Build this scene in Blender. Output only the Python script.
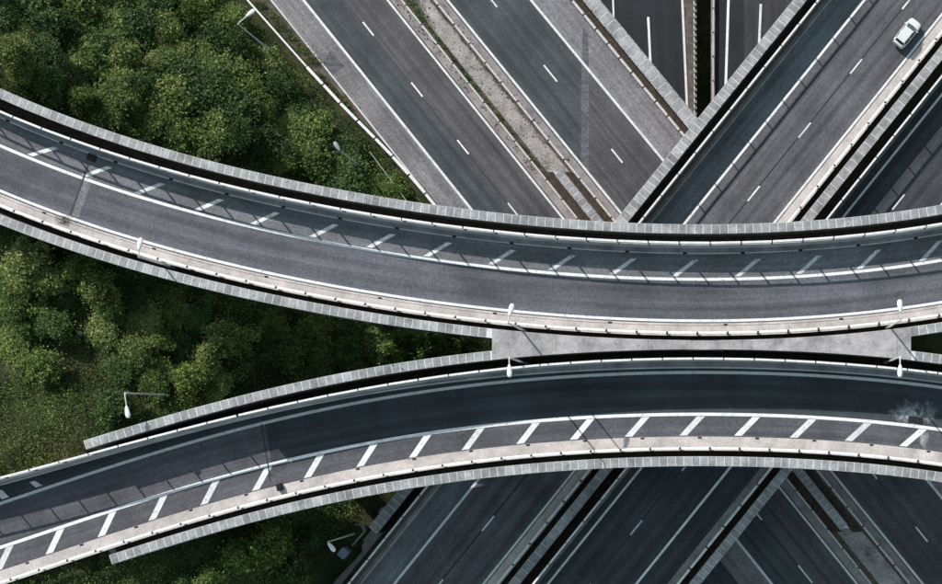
import bpy, bmesh, math, random
import numpy as np
from mathutils import Vector, Matrix

for _o in list(bpy.data.objects):
    bpy.data.objects.remove(_o, do_unlink=True)
sc = bpy.context.scene
C = sc.collection
rng = np.random.default_rng(7)
random.seed(7)

# ------------------------------------------------------------------ camera
H = 135.0                       # camera height above the lowest carriageway
F = 1089.0                      # focal length in pixels of a 942 px wide picture
NX, NY = 720.0, 425.0           # point straight below the camera
cam = bpy.data.cameras.new('camera')
cam.sensor_width = 36.0
cam.lens = 36.0 * F / 942.0
cam.shift_x = -(NX - 471.0) / 942.0
cam.shift_y = (NY - 292.0) / 942.0
cam.clip_start = 1.0
cam.clip_end = 3000.0
camo = bpy.data.objects.new('camera', cam)
camo.location = (0, 0, H)
C.objects.link(camo)
sc.camera = camo

# ------------------------------------------------------------------ light
SUN_EL = math.radians(33.0)
SX, SY = 0.62, -0.785           # ground direction in which shadows fall
_n = math.hypot(SX, SY); SX /= _n; SY /= _n
w = bpy.data.worlds.new('World'); sc.world = w; w.use_nodes = True
nt = w.node_tree
sky = nt.nodes.new('ShaderNodeTexSky'); sky.sky_type = 'NISHITA'; sky.sun_disc = False
sky.sun_elevation = SUN_EL; sky.sun_rotation = math.atan2(-SX, -SY)
sky.air_density = 1.0; sky.dust_density = 0.6
bg = nt.nodes['Background']; bg.inputs['Strength'].default_value = 0.13
hs = nt.nodes.new('ShaderNodeHueSaturation'); hs.inputs['Saturation'].default_value = 0.62; hs.inputs['Hue'].default_value = 0.455
nt.links.new(sky.outputs['Color'], hs.inputs['Color']); nt.links.new(hs.outputs['Color'], bg.inputs['Color'])
sun = bpy.data.lights.new('sun', 'SUN'); sun.energy = 4.2; sun.angle = math.radians(0.53)
sun.color = (1.0, 0.955, 0.925)
suno = bpy.data.objects.new('sun', sun)
d = Vector((SX * math.cos(SUN_EL), SY * math.cos(SUN_EL), -math.sin(SUN_EL)))
suno.rotation_euler = d.to_track_quat('-Z', 'Y').to_euler()
suno.location = (-60, 80, 120)
C.objects.link(suno)
sc.view_settings.view_transform = 'Standard'
sc.view_settings.look = 'None'
sc.view_settings.exposure = 0.33
sc.view_settings.gamma = 1.0
sc.view_settings.use_curve_mapping = False
sc.render.engine = 'CYCLES'

# ------------------------------------------------------------------ helpers
def P(px, py, z):
    """point of the place at height z that the photograph shows at (px, py)"""
    k = (H - z) / F
    return (px - NX) * k, (NY - py) * k

def PA(px, py, z):
    k = (H - z) / F
    return np.stack([(np.asarray(px, float) - NX) * k, (NY - np.asarray(py, float)) * k], 1)

def parent(o, p):
    o.parent = p
    o.matrix_parent_inverse = Matrix.Translation(-Vector(p.location)) if p.type == 'EMPTY' else p.matrix_basis.inverted()

def link(o, p=None):
    C.objects.link(o)
    if p is not None:
        root = p
        o.parent = p
        # every parent here is an unrotated empty or an untransformed mesh, so plain translations suffice
        off = Vector((0, 0, 0))
        q = p
        while q is not None:
            off += Vector(q.location); q = q.parent if q.parent is None else None
        o.matrix_parent_inverse = Matrix.Translation(-Vector(p.location))
    return o

def mesh(name, V, Fc, mat=None, uv=None, smooth=False):
    me = bpy.data.meshes.new(name)
    me.from_pydata([tuple(map(float, v)) for v in V], [], [tuple(map(int, f)) for f in Fc])
    if uv is not None:
        lay = me.uv_layers.new(name='UVMap')
        idx = np.empty(len(me.loops), dtype=np.int32); me.loops.foreach_get('vertex_index', idx)
        lay.data.foreach_set('uv', np.asarray(uv, dtype=np.float32)[idx].ravel())
    if mat is not None:
        me.materials.append(mat)
    if smooth:
        me.polygons.foreach_set('use_smooth', [True] * len(me.polygons))
    me.update()
    return me

def obj(name, me, p=None, loc=(0, 0, 0), rz=0.0, label=None):
    o = bpy.data.objects.new(name, me)
    o.location = loc
    o.rotation_euler = (0, 0, rz)
    link(o, p)
    if label: o['label'] = label
    return o

def thing(name, label, cat, loc, group=None):
    o = bpy.data.objects.new(name, None)
    o.empty_display_size = 0.5
    o.location = loc
    C.objects.link(o)
    o['label'] = label; o['category'] = cat
    if group: o['group'] = group
    return o

def tag(o, label, cat, group=None):
    o['label'] = label; o['category'] = cat
    if group: o['group'] = group
    return o

def smooth_curve(pts, n=None, deg=5, step=8.0):
    """(x, y) pixel readings -> dense smooth pixel curve"""
    a = np.array(pts, float)
    x0, x1 = a[0, 0], a[-1, 0]
    c = 0.5 * (x0 + x1); s = 0.5 * (x1 - x0)
    co = np.polyfit((a[:, 0] - c) / s, a[:, 1], deg)
    return lambda x: np.polyval(co, (np.asarray(x, float) - c) / s)

def frames(p):
    t = np.gradient(p, axis=0)
    t /= np.linalg.norm(t, axis=1)[:, None]
    nrm = np.stack([-t[:, 1], t[:, 0]], 1)
    s = np.concatenate([[0], np.cumsum(np.linalg.norm(np.diff(p, axis=0), axis=1))])
    return t, nrm, s

class Curve:
    def __init__(self, p):
        self.p = np.asarray(p, float)
        self.t, self.n, self.s = frames(self.p)
        self.L = self.s[-1]
    def off(self, o):
        return Curve(self.p + self.n * o) if np.isscalar(o) else Curve(self.p + self.n * np.asarray(o)[:, None])
    def at(self, s):
        x = np.interp(s, self.s, self.p[:, 0]); y = np.interp(s, self.s, self.p[:, 1])
        tx = np.interp(s, self.s, self.t[:, 0]); ty = np.interp(s, self.s, self.t[:, 1])
        return x, y, math.atan2(ty, tx)
    def cut(self, i0, i1):
        return Curve(self.p[i0:i1])

def zz(z, n):
    return np.full(n, z) if np.isscalar(z) else np.asarray(z, float)

def strip(name, A, B, z, mat, p=None):
    a, b = A.p, B.p
    n = len(a); z = zz(z, n)
    s = A.s
    wd = np.linalg.norm(b - a, axis=1)
    V = np.empty((2 * n, 3)); V[0::2, :2] = a; V[1::2, :2] = b; V[0::2, 2] = z; V[1::2, 2] = z
    uv = np.empty((2 * n, 2)); uv[0::2, 0] = s; uv[1::2, 0] = s; uv[0::2, 1] = -wd / 2; uv[1::2, 1] = wd / 2
    Fc = []
    up = np.cross(b[0] - a[0], a[1] - a[0]) > 0
    for i in range(n - 1):
        q = (2 * i, 2 * i + 1, 2 * i + 3, 2 * i + 2)
        Fc.append(q if up else q[::-1])
    return obj(name, mesh(name, V, Fc, mat, uv), p)

def sweep(name, A, B, z0, z1, mat, p=None, top=None):
    a, b = A.p, B.p
    if np.cross(b[0] - a[0], a[1] - a[0]) < 0: a, b = b, a
    n = len(a); z0 = zz(z0, n); z1 = zz(z1, n)
    V = np.empty((4 * n, 3))
    V[0::4, :2] = a; V[0::4, 2] = z0
    V[1::4, :2] = a; V[1::4, 2] = z1
    V[2::4, :2] = b; V[2::4, 2] = z1
    V[3::4, :2] = b; V[3::4, 2] = z0
    s = A.s
    uv = np.empty((4 * n, 2)); uv[:, 0] = np.repeat(s, 4)
    wd = np.linalg.norm(b - a, axis=1)
    uv[0::4, 1] = -wd / 2 - (z1 - z0); uv[1::4, 1] = -wd / 2; uv[2::4, 1] = wd / 2; uv[3::4, 1] = wd / 2 + (z1 - z0)
    Fc = []
    for i in range(n - 1):
        k, m = 4 * i, 4 * i + 4
        for j in range(4):
            jj = (j + 1) % 4
            Fc.append((k + j, k + jj, m + jj, m + j))
    Fc.append((3, 2, 1, 0)); Fc.append((4 * n - 4, 4 * n - 3, 4 * n - 2, 4 * n - 1))
    me = mesh(name, V, Fc, mat, uv)
    if top is not None:
        me.materials.append(top)
        for i in range(n - 1): me.polygons[4 * i + 1].material_index = 1
    return obj(name, me, p)

def box_mesh(name, lx, ly, lz, mat, ch=0.0, z0=0.0):
    """box centred in x and y, standing on z0, upper edges chamfered by ch"""
    hx, hy = lx / 2, ly / 2
    V = [(-hx, -hy, z0), (hx, -hy, z0), (hx, hy, z0), (-hx, hy, z0)]
    if ch <= 0:
        V += [(x, y, z0 + lz) for x, y, _ in V]
        Fc = [(3, 2, 1, 0), (4, 5, 6, 7)] + [(i, (i + 1) % 4, 4 + (i + 1) % 4, 4 + i) for i in range(4)]
    else:
        V += [(x, y, z0 + lz - ch) for x, y, _ in V[:4]]
        V += [(x - math.copysign(ch, x), y - math.copysign(ch, y), z0 + lz) for x, y, _ in V[:4]]
        Fc = [(3, 2, 1, 0), (8, 9, 10, 11)]
        for b in (0, 4):
            Fc += [(b + i, b + (i + 1) % 4, b + 4 + (i + 1) % 4, b + 4 + i) for i in range(4)]
    return mesh(name, V, Fc, mat)

def tube(V, Fc, p0, p1, r0, r1, seg=8, cap=True):
    p0 = Vector(p0); p1 = Vector(p1)
    ax = (p1 - p0).normalized()
    u = ax.orthogonal().normalized(); v = ax.cross(u)
    b = len(V)
    for pt, r in ((p0, r0), (p1, r1)):
        for i in range(seg):
            a = 2 * math.pi * i / seg
            V.append(tuple(pt + u * (r * math.cos(a)) + v * (r * math.sin(a))))
    for i in range(seg):
        j = (i + 1) % seg
        Fc.append((b + i, b + j, b + seg + j, b + seg + i))
    if cap:
        Fc.append(tuple(b + i for i in reversed(range(seg)))); Fc.append(tuple(b + seg + i for i in range(seg)))

def poly(name, pts, z, mat, p=None):
    V = [(x, y, z) for x, y in pts]
    c = sum((pts[i][0] * pts[(i + 1) % len(pts)][1] - pts[(i + 1) % len(pts)][0] * pts[i][1]) for i in range(len(pts)))
    f = list(range(len(V)))
    if c < 0: f.reverse()
    return obj(name, mesh(name, V, [f], mat, [(v[0], v[1]) for v in V]), p)

def prism(name, pts, z0, z1, mat, p=None):
    c = sum((pts[i][0] * pts[(i + 1) % len(pts)][1] - pts[(i + 1) % len(pts)][0] * pts[i][1]) for i in range(len(pts)))
    if c < 0: pts = pts[::-1]
    n = len(pts)
    V = [(x, y, z0) for x, y in pts] + [(x, y, z1) for x, y in pts]
    Fc = [tuple(reversed(range(n))), tuple(range(n, 2 * n))] + [(i, (i + 1) % n, n + (i + 1) % n, n + i) for i in range(n)]
    return obj(name, mesh(name, V, Fc, mat, [(v[0], v[1]) for v in V]), p)

# ------------------------------------------------------------------ materials
class NT:
    def __init__(self, name, rough=0.8, spec=0.3):
        self.m = bpy.data.materials.new(name); self.m.use_nodes = True
        self.t = self.m.node_tree
        self.b = self.t.nodes['Principled BSDF']
        self.b.inputs['Roughness'].default_value = rough
        self.b.inputs['Specular IOR Level'].default_value = spec
    def n(self, typ, **kw):
        nd = self.t.nodes.new(typ)
        for k, v in kw.items():
            if hasattr(nd, k) and k not in nd.inputs: setattr(nd, k, v)
            else: nd.inputs[k].default_value = v
        return nd
    def l(self, a, b): self.t.links.new(a, b)
    def coord(self, kind, scale=(1, 1, 1)):
        tc = self.n('ShaderNodeTexCoord')
        mp = self.n('ShaderNodeMapping'); mp.inputs['Scale'].default_value = scale
        self.l(tc.outputs[kind], mp.inputs['Vector'])
        return mp.outputs['Vector']
    def world(self, scale=(1, 1, 1)):
        g = self.n('ShaderNodeNewGeometry')
        mp = self.n('ShaderNodeMapping'); mp.inputs['Scale'].default_value = scale
        self.l(g.outputs['Position'], mp.inputs['Vector'])
        return mp.outputs['Vector']
    def noise(self, vec, scale, detail=3.0, rough=0.55):
        nd = self.n('ShaderNodeTexNoise'); nd.inputs['Scale'].default_value = scale
        nd.inputs['Detail'].default_value = detail; nd.inputs['Roughness'].default_value = rough
        self.l(vec, nd.inputs['Vector'])
        return nd.outputs['Fac']
    def ramp(self, fac, stops):
        r = self.n('ShaderNodeValToRGB')
        e = r.color_ramp.elements
        while len(e) < len(stops): e.new(0.5)
        for i, (pos, col) in enumerate(stops):
            e[i].position = pos; e[i].color = (*col, 1) if len(col) == 3 else col
        self.l(fac, r.inputs['Fac'])
        return r.outputs['Color']
    def map(self, fac, a0, a1, b0, b1):
        r = self.n('ShaderNodeMapRange'); r.clamp = True
        for k, v in zip(('From Min', 'From Max', 'To Min', 'To Max'), (a0, a1, b0, b1)): r.inputs[k].default_value = v
        self.l(fac, r.inputs['Value']); return r.outputs['Result']
    def math(self, op, a, b=None):
        nd = self.n('ShaderNodeMath', operation=op)
        for i, x in enumerate((a, b)):
            if x is None: continue
            if isinstance(x, (int, float)): nd.inputs[i].default_value = x
            else: self.l(x, nd.inputs[i])
        return nd.outputs[0]
    def mix(self, fac, a, b, mode='MIX'):
        nd = self.n('ShaderNodeMix', data_type='RGBA', blend_type=mode)
        for i, x in ((0, fac), (6, a), (7, b)):
            if isinstance(x, (int, float)): nd.inputs[i].default_value = x
            elif isinstance(x, tuple): nd.inputs[i].default_value = (*x, 1)
            else: self.l(x, nd.inputs[i])
        return nd.outputs[2]
    def scale(self, col, fac):
        nd = self.n('ShaderNodeVectorMath', operation='SCALE')
        if isinstance(col, tuple): nd.inputs[0].default_value = col
        else: self.l(col, nd.inputs[0])
        self.l(fac, nd.inputs['Scale']); return nd.outputs[0]
    def bump(self, h, strength=0.4, dist=0.02):
        b = self.n('ShaderNodeBump'); b.inputs['Strength'].default_value = strength; b.inputs['Distance'].default_value = dist
        self.l(h, b.inputs['Height']); self.l(b.outputs['Normal'], self.b.inputs['Normal'])
    def color(self, c):
        if isinstance(c, tuple): self.b.inputs['Base Color'].default_value = (*c, 1)
        else: self.l(c, self.b.inputs['Base Color'])
        return self.m

def asphalt(name, col, speck=0.32, tracks=0.20, streak=0.30, blotch=0.30):
    k = NT(name, 0.82, 0.35)
    g = k.world()
    uv = k.coord('UV', (0.035, 1.4, 1))
    f1 = k.map(k.noise(g, 5.5, 2.0, 0.7), 0.3, 0.7, 1 - speck, 1 + speck)          # aggregate speckle
    f2 = k.map(k.noise(g, 0.16, 4.0, 0.6), 0.3, 0.7, 1 - blotch, 1 + blotch)       # large wear patches
    f3 = k.map(k.noise(uv, 1.0, 4.0, 0.6), 0.3, 0.7, 1 - streak, 1 + streak)       # streaks along the lane
    sep = k.n('ShaderNodeSeparateXYZ'); k.l(k.coord('UV'), sep.inputs[0])
    tr = k.math('ABSOLUTE', k.math('SUBTRACT', k.math('ABSOLUTE', sep.outputs[1]), 0.85))
    f4 = k.map(tr, 0.0, 0.55, 1 - tracks, 1.0 + tracks * 0.3)
    f = k.math('MULTIPLY', k.math('MULTIPLY', f1, f2), k.math('MULTIPLY', f3, f4))
    # tar filled cracks and small pale repairs
    vor = k.n('ShaderNodeTexVoronoi', feature='DISTANCE_TO_EDGE'); vor.inputs['Scale'].default_value = 0.13
    wob = k.n('ShaderNodeVectorMath', operation='ADD')
    nz = k.n('ShaderNodeTexNoise'); nz.inputs['Scale'].default_value = 0.5; k.l(g, nz.inputs['Vector'])
    sc_ = k.n('ShaderNodeVectorMath', operation='SCALE'); sc_.inputs['Scale'].default_value = 3.0
    k.l(nz.outputs['Color'], sc_.inputs[0]); k.l(g, wob.inputs[0]); k.l(sc_.outputs[0], wob.inputs[1])
    k.l(wob.outputs[0], vor.inputs['Vector'])
    f = k.math('MULTIPLY', f, k.map(vor.outputs['Distance'], 0.0, 0.006, 0.8, 1.0))
    tint = k.mix(k.noise(g, 0.07, 3.0), tuple(c * q for c, q in zip(col, (1.05, 1.0, 0.97))), tuple(c * q for c, q in zip(col, (0.96, 1.0, 1.04))))
    k.color(k.scale(tint, f))
    k.bump(k.noise(g, 14.0, 2.0), 0.3, 0.01)
    return k.m

def concrete(name, col, stain=0.35, fine=0.16, rnd=0.0, dark=0.0):
    k = NT(name, 0.88, 0.25)
    g = k.world()
    f = k.math('MULTIPLY', k.map(k.noise(g, 0.5, 5.0, 0.65), 0.3, 0.72, 1 - stain, 1 + stain * 0.5),
               k.map(k.noise(g, 7.0, 3.0, 0.65), 0.3, 0.7, 1 - fine, 1 + fine))
    if rnd:
        oi = k.n('ShaderNodeObjectInfo')
        f = k.math('MULTIPLY', f, k.map(oi.outputs['Random'], 0, 1, 1 - rnd, 1 + rnd))
    c = k.scale(col, f)
    if dark:
        m = k.map(k.noise(g, 2.3, 4.0, 0.7), 0.56, 0.70, 0.0, dark)
        c = k.mix(m, c, tuple(x * 0.3 for x in col))
    k.color(c)
    k.bump(k.noise(g, 9.0, 3.0), 0.35, 0.015)
    return k.m

def paint(name, col, under, wear=0.5):
    k = NT(name, 0.6, 0.4)
    g = k.world()
    m = k.map(k.noise(g, 3.2, 5.0, 0.75), wear, wear + 0.16, 0.0, 0.85)
    f = k.map(k.noise(g, 0.9, 3.0), 0.3, 0.7, 0.85, 1.08)
    oi = k.n('ShaderNodeObjectInfo'); f = k.math('MULTIPLY', f, k.map(oi.outputs['Random'], 0, 1, 0.80, 1.04))
    k.color(k.mix(m, k.scale(col, f), under))
    return k.m

def plain(name, col, rough=0.5, metal=0.0, var=0.1, spec=0.5, sc_=4.0):
    k = NT(name, rough, spec)
    k.b.inputs['Metallic'].default_value = metal
    k.color(k.scale(col, k.map(k.noise(k.world(), sc_, 3.0), 0.3, 0.7, 1 - var, 1 + var)))
    return k.m

def soil(name, ramp_, s=0.8):
    k = NT(name, 0.95, 0.1)
    g = k.world()
    c = k.ramp(k.noise(g, s, 6.0, 0.7), ramp_)
    k.color(k.scale(c, k.map(k.noise(g, 5.0, 3.0, 0.7), 0.3, 0.7, 0.65, 1.35)))
    k.bump(k.noise(g, 4.0, 5.0, 0.7), 0.8, 0.08)
    return k.m

def leaf(name, ramp_, trans=0.32):
    k = NT(name, 0.6, 0.15)
    g = k.n('ShaderNodeNewGeometry'); oi = k.n('ShaderNodeObjectInfo')
    a = k.math('ADD', k.math('MULTIPLY', g.outputs['Random Per Island'], 0.62), k.math('MULTIPLY', oi.outputs['Random'], 0.18))
    a = k.math('ADD', a, k.map(k.noise(k.world(), 0.55, 5.0, 0.7), 0.3, 0.7, -0.12, 0.34))
    c = k.ramp(a, ramp_)
    k.color(c)
    tr = k.n('ShaderNodeBsdfTranslucent'); k.l(k.scale(c, k.math('ADD', 1.1, 0.0)), tr.inputs['Color'])
    mx = k.n('ShaderNodeMixShader'); mx.inputs[0].default_value = trans
    out = k.t.nodes['Material Output']
    k.l(k.b.outputs[0], mx.inputs[1]); k.l(tr.outputs[0], mx.inputs[2]); k.l(mx.outputs[0], out.inputs['Surface'])
    return k.m

M = dict(
    asph_ramp=asphalt('asphalt_ramp', (0.096, 0.097, 0.110)),
    asph_hatch=asphalt('asphalt_hatched_strip', (0.140, 0.141, 0.150), tracks=0.0),
    asph_new=asphalt('asphalt_new', (0.040, 0.047, 0.054), speck=0.2),
    asph_low=asphalt('asphalt_ramp_margin', (0.084, 0.083, 0.093), tracks=0.0),
    asph_ne=asphalt('asphalt_main', (0.092, 0.091, 0.100)),
    asph_ne_sh=asphalt('asphalt_main_shoulder', (0.150, 0.162, 0.175), tracks=0.0),
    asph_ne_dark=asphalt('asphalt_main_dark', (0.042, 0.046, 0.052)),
    asph_nw_a=asphalt('asphalt_brown', (0.072, 0.069, 0.074)),
    asph_nw_b=asphalt('asphalt_blue_grey', (0.048, 0.055, 0.061)),
    asph_shoulder=asphalt('asphalt_hard_shoulder', (0.178, 0.170, 0.176), speck=0.4, tracks=0.0),
    asph_deep=asphalt('asphalt_lowest_road_shade', (0.014, 0.017, 0.020), speck=0.35),  # near-black colour stands in for a cast shadow over this road
    asph_deep_lit=asphalt('asphalt_lowest_road_lit', (0.034, 0.033, 0.035), speck=0.35),  # same road's sunlit tone, made lighter in the colour
    patch=asphalt('asphalt_patch', (0.045, 0.052, 0.060), tracks=0.0),
    repair=asphalt('asphalt_joint_repair', (0.092, 0.094, 0.104), speck=0.5, tracks=0.0),
    repair_l=asphalt('asphalt_joint_repair_pale', (0.170, 0.172, 0.180), speck=0.5, tracks=0.0),
    tar=plain('tar', (0.014, 0.014, 0.016), 0.6, var=0.3),
    conc=concrete('concrete', (0.30, 0.295, 0.29)),
    slab=concrete('coping_concrete', (0.345, 0.345, 0.35), stain=0.5, rnd=0.16, dark=0.65, fine=0.3),
    mortar=concrete('mortar', (0.64, 0.63, 0.62), stain=0.25),
    shade_conc=concrete('shade_dark_concrete', (0.085, 0.082, 0.08), stain=0.4),  # wall and deck sides darkened in colour to stand in for gap shade
    plat=concrete('platform_concrete', (0.385, 0.36, 0.358), stain=0.5, dark=0.7, fine=0.2),
    verge=concrete('verge_concrete', (0.56, 0.505, 0.475), stain=0.32, dark=0.35, fine=0.2),
    verge_n=concrete('verge_concrete_shade_grey', (0.27, 0.265, 0.27), stain=0.45, dark=0.6),  # shaded copy of the beige verge concrete, shade put into its grey
    verge_d=concrete('verge_concrete_dirty', (0.30, 0.268, 0.26), stain=0.45, dark=0.6, fine=0.3),
    dirt=soil('dirt', [(0.25, (0.05, 0.042, 0.036)), (0.5, (0.105, 0.086, 0.072)), (0.75, (0.20, 0.175, 0.155))]),
    rubble=soil('rubble_dirt', [(0.28, (0.09, 0.078, 0.07)), (0.42, (0.27, 0.245, 0.235)), (0.75, (0.46, 0.425, 0.41))], 0.7),
    gap=soil('gap_dirt', [(0.3, (0.035, 0.028, 0.023)), (0.55, (0.07, 0.055, 0.043)), (0.8, (0.11, 0.088, 0.068))], 1.5),
    white=paint('white_paint', (0.80, 0.80, 0.79), (0.14, 0.14, 0.145), 0.55),
    white_worn=paint('white_paint_worn', (0.78, 0.79, 0.79), (0.15, 0.15, 0.155), 0.50),
    rail=plain('galvanised_rail', (0.70, 0.69, 0.68), 0.5, 0.0, 0.18),
    rail_d=plain('weathered_rail', (0.50, 0.475, 0.46), 0.6, 0.0, 0.25),
    panel=concrete('parapet_concrete', (0.34, 0.34, 0.345), rnd=0.08),
    panel_d=plain('dark_sheet_panel', (0.05, 0.052, 0.055), 0.6, 0.0, 0.2),
    post=plain('dark_post', (0.045, 0.045, 0.05), 0.6, 0.3, 0.2),
    lamp=plain('lamp_grey_paint', (0.62, 0.63, 0.63), 0.45, 0.2, 0.06),
    lamp_head=plain('lamp_white_paint', (0.80, 0.80, 0.79), 0.4, 0.0, 0.04),
    lamp_dull=plain('lamp_dull_paint', (0.24, 0.27, 0.29), 0.6, 0.0, 0.2),
    lens=plain('lamp_lens', (0.55, 0.55, 0.5), 0.1, 0.0, 0.02),
    iron=plain('cast_iron', (0.018, 0.018, 0.02), 0.5, 0.6, 0.3),
    splash=paint('dried_lime_splash', (0.75, 0.76, 0.77), (0.10, 0.105, 0.115), 0.46),
    ground=soil('ground_soil', [(0.25, (0.016, 0.020, 0.010)), (0.5, (0.035, 0.042, 0.018)), (0.72, (0.085, 0.075, 0.035))], 0.35),
    bark=plain('bark', (0.07, 0.055, 0.042), 0.9, 0.0, 0.35),
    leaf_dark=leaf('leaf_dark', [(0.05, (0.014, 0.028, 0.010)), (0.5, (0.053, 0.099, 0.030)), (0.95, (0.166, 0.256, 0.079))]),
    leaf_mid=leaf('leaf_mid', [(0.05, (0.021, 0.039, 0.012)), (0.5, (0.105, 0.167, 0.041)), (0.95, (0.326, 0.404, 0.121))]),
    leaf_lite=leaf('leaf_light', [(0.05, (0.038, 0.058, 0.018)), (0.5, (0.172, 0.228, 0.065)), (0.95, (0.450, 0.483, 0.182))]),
    straw=leaf('dry_grass', [(0.05, (0.07, 0.065, 0.022)), (0.5, (0.14, 0.12, 0.045)), (0.95, (0.26, 0.21, 0.095))], 0.2),
    car=plain('car_white_paint', (0.66, 0.67, 0.65), 0.25, 0.0, 0.02),
    glass=plain('car_dark_glass', (0.012, 0.015, 0.018), 0.06, 0.0, 0.05, 0.8),
    glass_f=plain('car_windscreen_glass', (0.10, 0.12, 0.135), 0.08, 0.0, 0.15, 0.8),
    rubber=plain('rubber', (0.018, 0.018, 0.018), 0.85, 0.0, 0.1),
    alloy=plain('alloy', (0.45, 0.45, 0.46), 0.35, 0.8, 0.05),
    lampglass=plain('headlight_glass', (0.65, 0.67, 0.68), 0.1, 0.0, 0.05),
    redglass=plain('tail_light_glass', (0.25, 0.01, 0.01), 0.15, 0.0, 0.05),
    cab=plain('cabinet_grey_paint', (0.20, 0.24, 0.30), 0.5, 0.0, 0.15),
)

def stain_mat():
    k = NT('dried_splash', 0.8, 0.2)
    sep = k.n('ShaderNodeSeparateXYZ'); k.l(k.coord('UV'), sep.inputs[0])
    r = k.math('SQRT', k.math('ADD', k.math('POWER', k.math('ABSOLUTE', sep.outputs[0]), 2.0), k.math('POWER', k.math('ABSOLUTE', sep.outputs[1]), 2.0)))
    g = k.world((1.0, 0.7, 1.0))
    f = k.math('MULTIPLY', k.map(k.noise(g, 2.6, 6.0, 0.75), 0.38, 0.60, 0.0, 0.95), k.map(k.math('ADD', r, k.map(k.noise(g, 0.9, 3.0), 0.3, 0.7, -0.3, 0.45)), 0.05, 0.95, 0.8, 0.0))
    k.color((0.80, 0.82, 0.83))
    tr = k.n('ShaderNodeBsdfTransparent'); mx = k.n('ShaderNodeMixShader')
    k.l(f, mx.inputs[0]); k.l(tr.outputs[0], mx.inputs[1]); k.l(k.b.outputs[0], mx.inputs[2])
    k.l(mx.outputs[0], k.t.nodes['Material Output'].inputs['Surface'])
    return k.m
M['stain'] = stain_mat()

# ------------------------------------------------------------------ terrain
ZU, ZL, ZN, ZW, ZB = 21.0, 19.0, 7.0, 1.0, -5.5        # upper ramp, lower ramp, north-east road, north-west road
CTRL = [(-120, -60, 15), (0, 0, 13), (0, 60, 15.5), (-120, 80, 17), (100, 60, 12), (200, 60, 7.5), (120, -40, 9), (230, -30, 2.5), (180, -40, 5),
        (245, 20, 1.6), (270, 60, 1.2), (315, 110, 1.0), (365, 160, 0.9), (405, 200, 0.8), (320, 180, 2.2), (280, 130, 3.0), (240, 140, 6.5), (150, 100, 11), (450, 260, 0),
        (0, 240, 16.5), (-120, 260, 17), (100, 280, 15.2), (0, 320, 16.0), (100, 350, 15.4), (200, 340, 13), (200, 380, 13.8), (0, 400, 17.6),
        (-120, 420, 18), (60, 430, 18.6), (0, 465, 18.85), (80, 448, 18.8), (-80, 490, 18.9), (110, 430, 17.6), (140, 395, 15.5), (300, 340, 8), (300, 370, 9),
        (400, 345, 4), (450, 345, 3), (500, 345, 1), (-80, 600, 18.8), (0, 590, 18.8), (60, 575, 18.6), (110, 560, 18.4), (120, 584, 17.2), (200, 560, 15.5),
        (270, 555, 12.5), (330, 545, 6.6), (345, 584, 6.2), (300, 580, 9.5), (290, 640, 8), (200, 650, 13), (60, 650, 17), (400, 520, 4), (370, 530, 5.8), (420, 440, 3),
        (560, 150, -6), (600, 300, -6), (700, 300, -6), (700, 100, -6), (650, 20, -6), (800, 20, -6), (942, 200, -6), (942, 400, -6), (942, 600, -6),
        (700, 600, -6), (560, 560, -4), (600, 450, -6), (500, 20, -4), (650, -150, -6), (1100, 300, -6), (820, -200, -6), (800, 800, -6)]
_c = np.array([(*P(a, b, z), z) for a, b, z in CTRL])
def terr_raw(X, Y):
    X = np.asarray(X, float); Y = np.asarray(Y, float)
    sh = X.shape; x = X.ravel(); y = Y.ravel()
    num = np.zeros_like(x); den = np.zeros_like(x)
    for cx, cy, cz in _c:
        wt = 1.0 / ((x - cx) ** 2 + (y - cy) ** 2 + 4.0) ** 1.6
        num += wt * cz; den += wt
    z = num / den
    z = z + 0.18 * np.sin(x * 0.9 + 1.3 * np.sin(y * 0.6)) * np.cos(y * 0.8 + 0.7) * (z > -4)
    return z.reshape(sh)

# ------------------------------------------------------------------ upper curved viaduct: its lines
XS = np.arange(-90, 1036, 8.0)
UP = smooth_curve([(-60, 117), (0, 145.7), (100, 184), (200, 214), (300, 237), (400, 255.7), (500, 267.7), (600, 276), (700, 279.5), (750, 279), (842, 273), (942, 260), (1000, 249)])
LW = smooth_curve([(-60, 523), (0, 504), (80, 476.5), (180, 446), (280, 419), (400, 395), (500, 382.5), (560, 378), (700, 372), (800, 374), (842, 378), (942, 388), (1000, 397)])
cu = Curve(PA(XS, UP(XS), ZU))
cl = Curve(PA(XS, LW(XS), ZL))
def offs(y, z, yw, zw):
    return (NY - y) * (H - z) / F - (NY - yw) * (H - zw) / F

XAB = P(86, 0, ZL)[0]
# terrain clamp under the decks
def band_dist(X, Y, cv):
    """signed offset from the curve and index, for points near it"""
    p = cv.p[::3]; nn = cv.n[::3]
    best = np.full(X.shape, 1e9); sg = np.zeros(X.shape)
    for i in range(len(p)):
        dx = X - p[i, 0]; dy = Y - p[i, 1]
        dd = dx * dx + dy * dy
        m = dd < best
        best = np.where(m, dd, best); sg = np.where(m, dx * nn[i, 0] + dy * nn[i, 1], sg)
    return sg, np.sqrt(best)

def lineX(a, b, y, z, off=0.0):
    return PA(a + b * np.asarray(y, float) + off, y, z)
WA = (303.5, 0.802); WB = (387.5, 0.804); WC = (447.5, 0.814); WD = (531.0, 0.825)
U0 = np.array(P(800, 80, ZN)); TD = np.array([0.627, 0.779]); ND = np.array([0.779, -0.627])   # north-east road: direction and rightward normal

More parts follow.
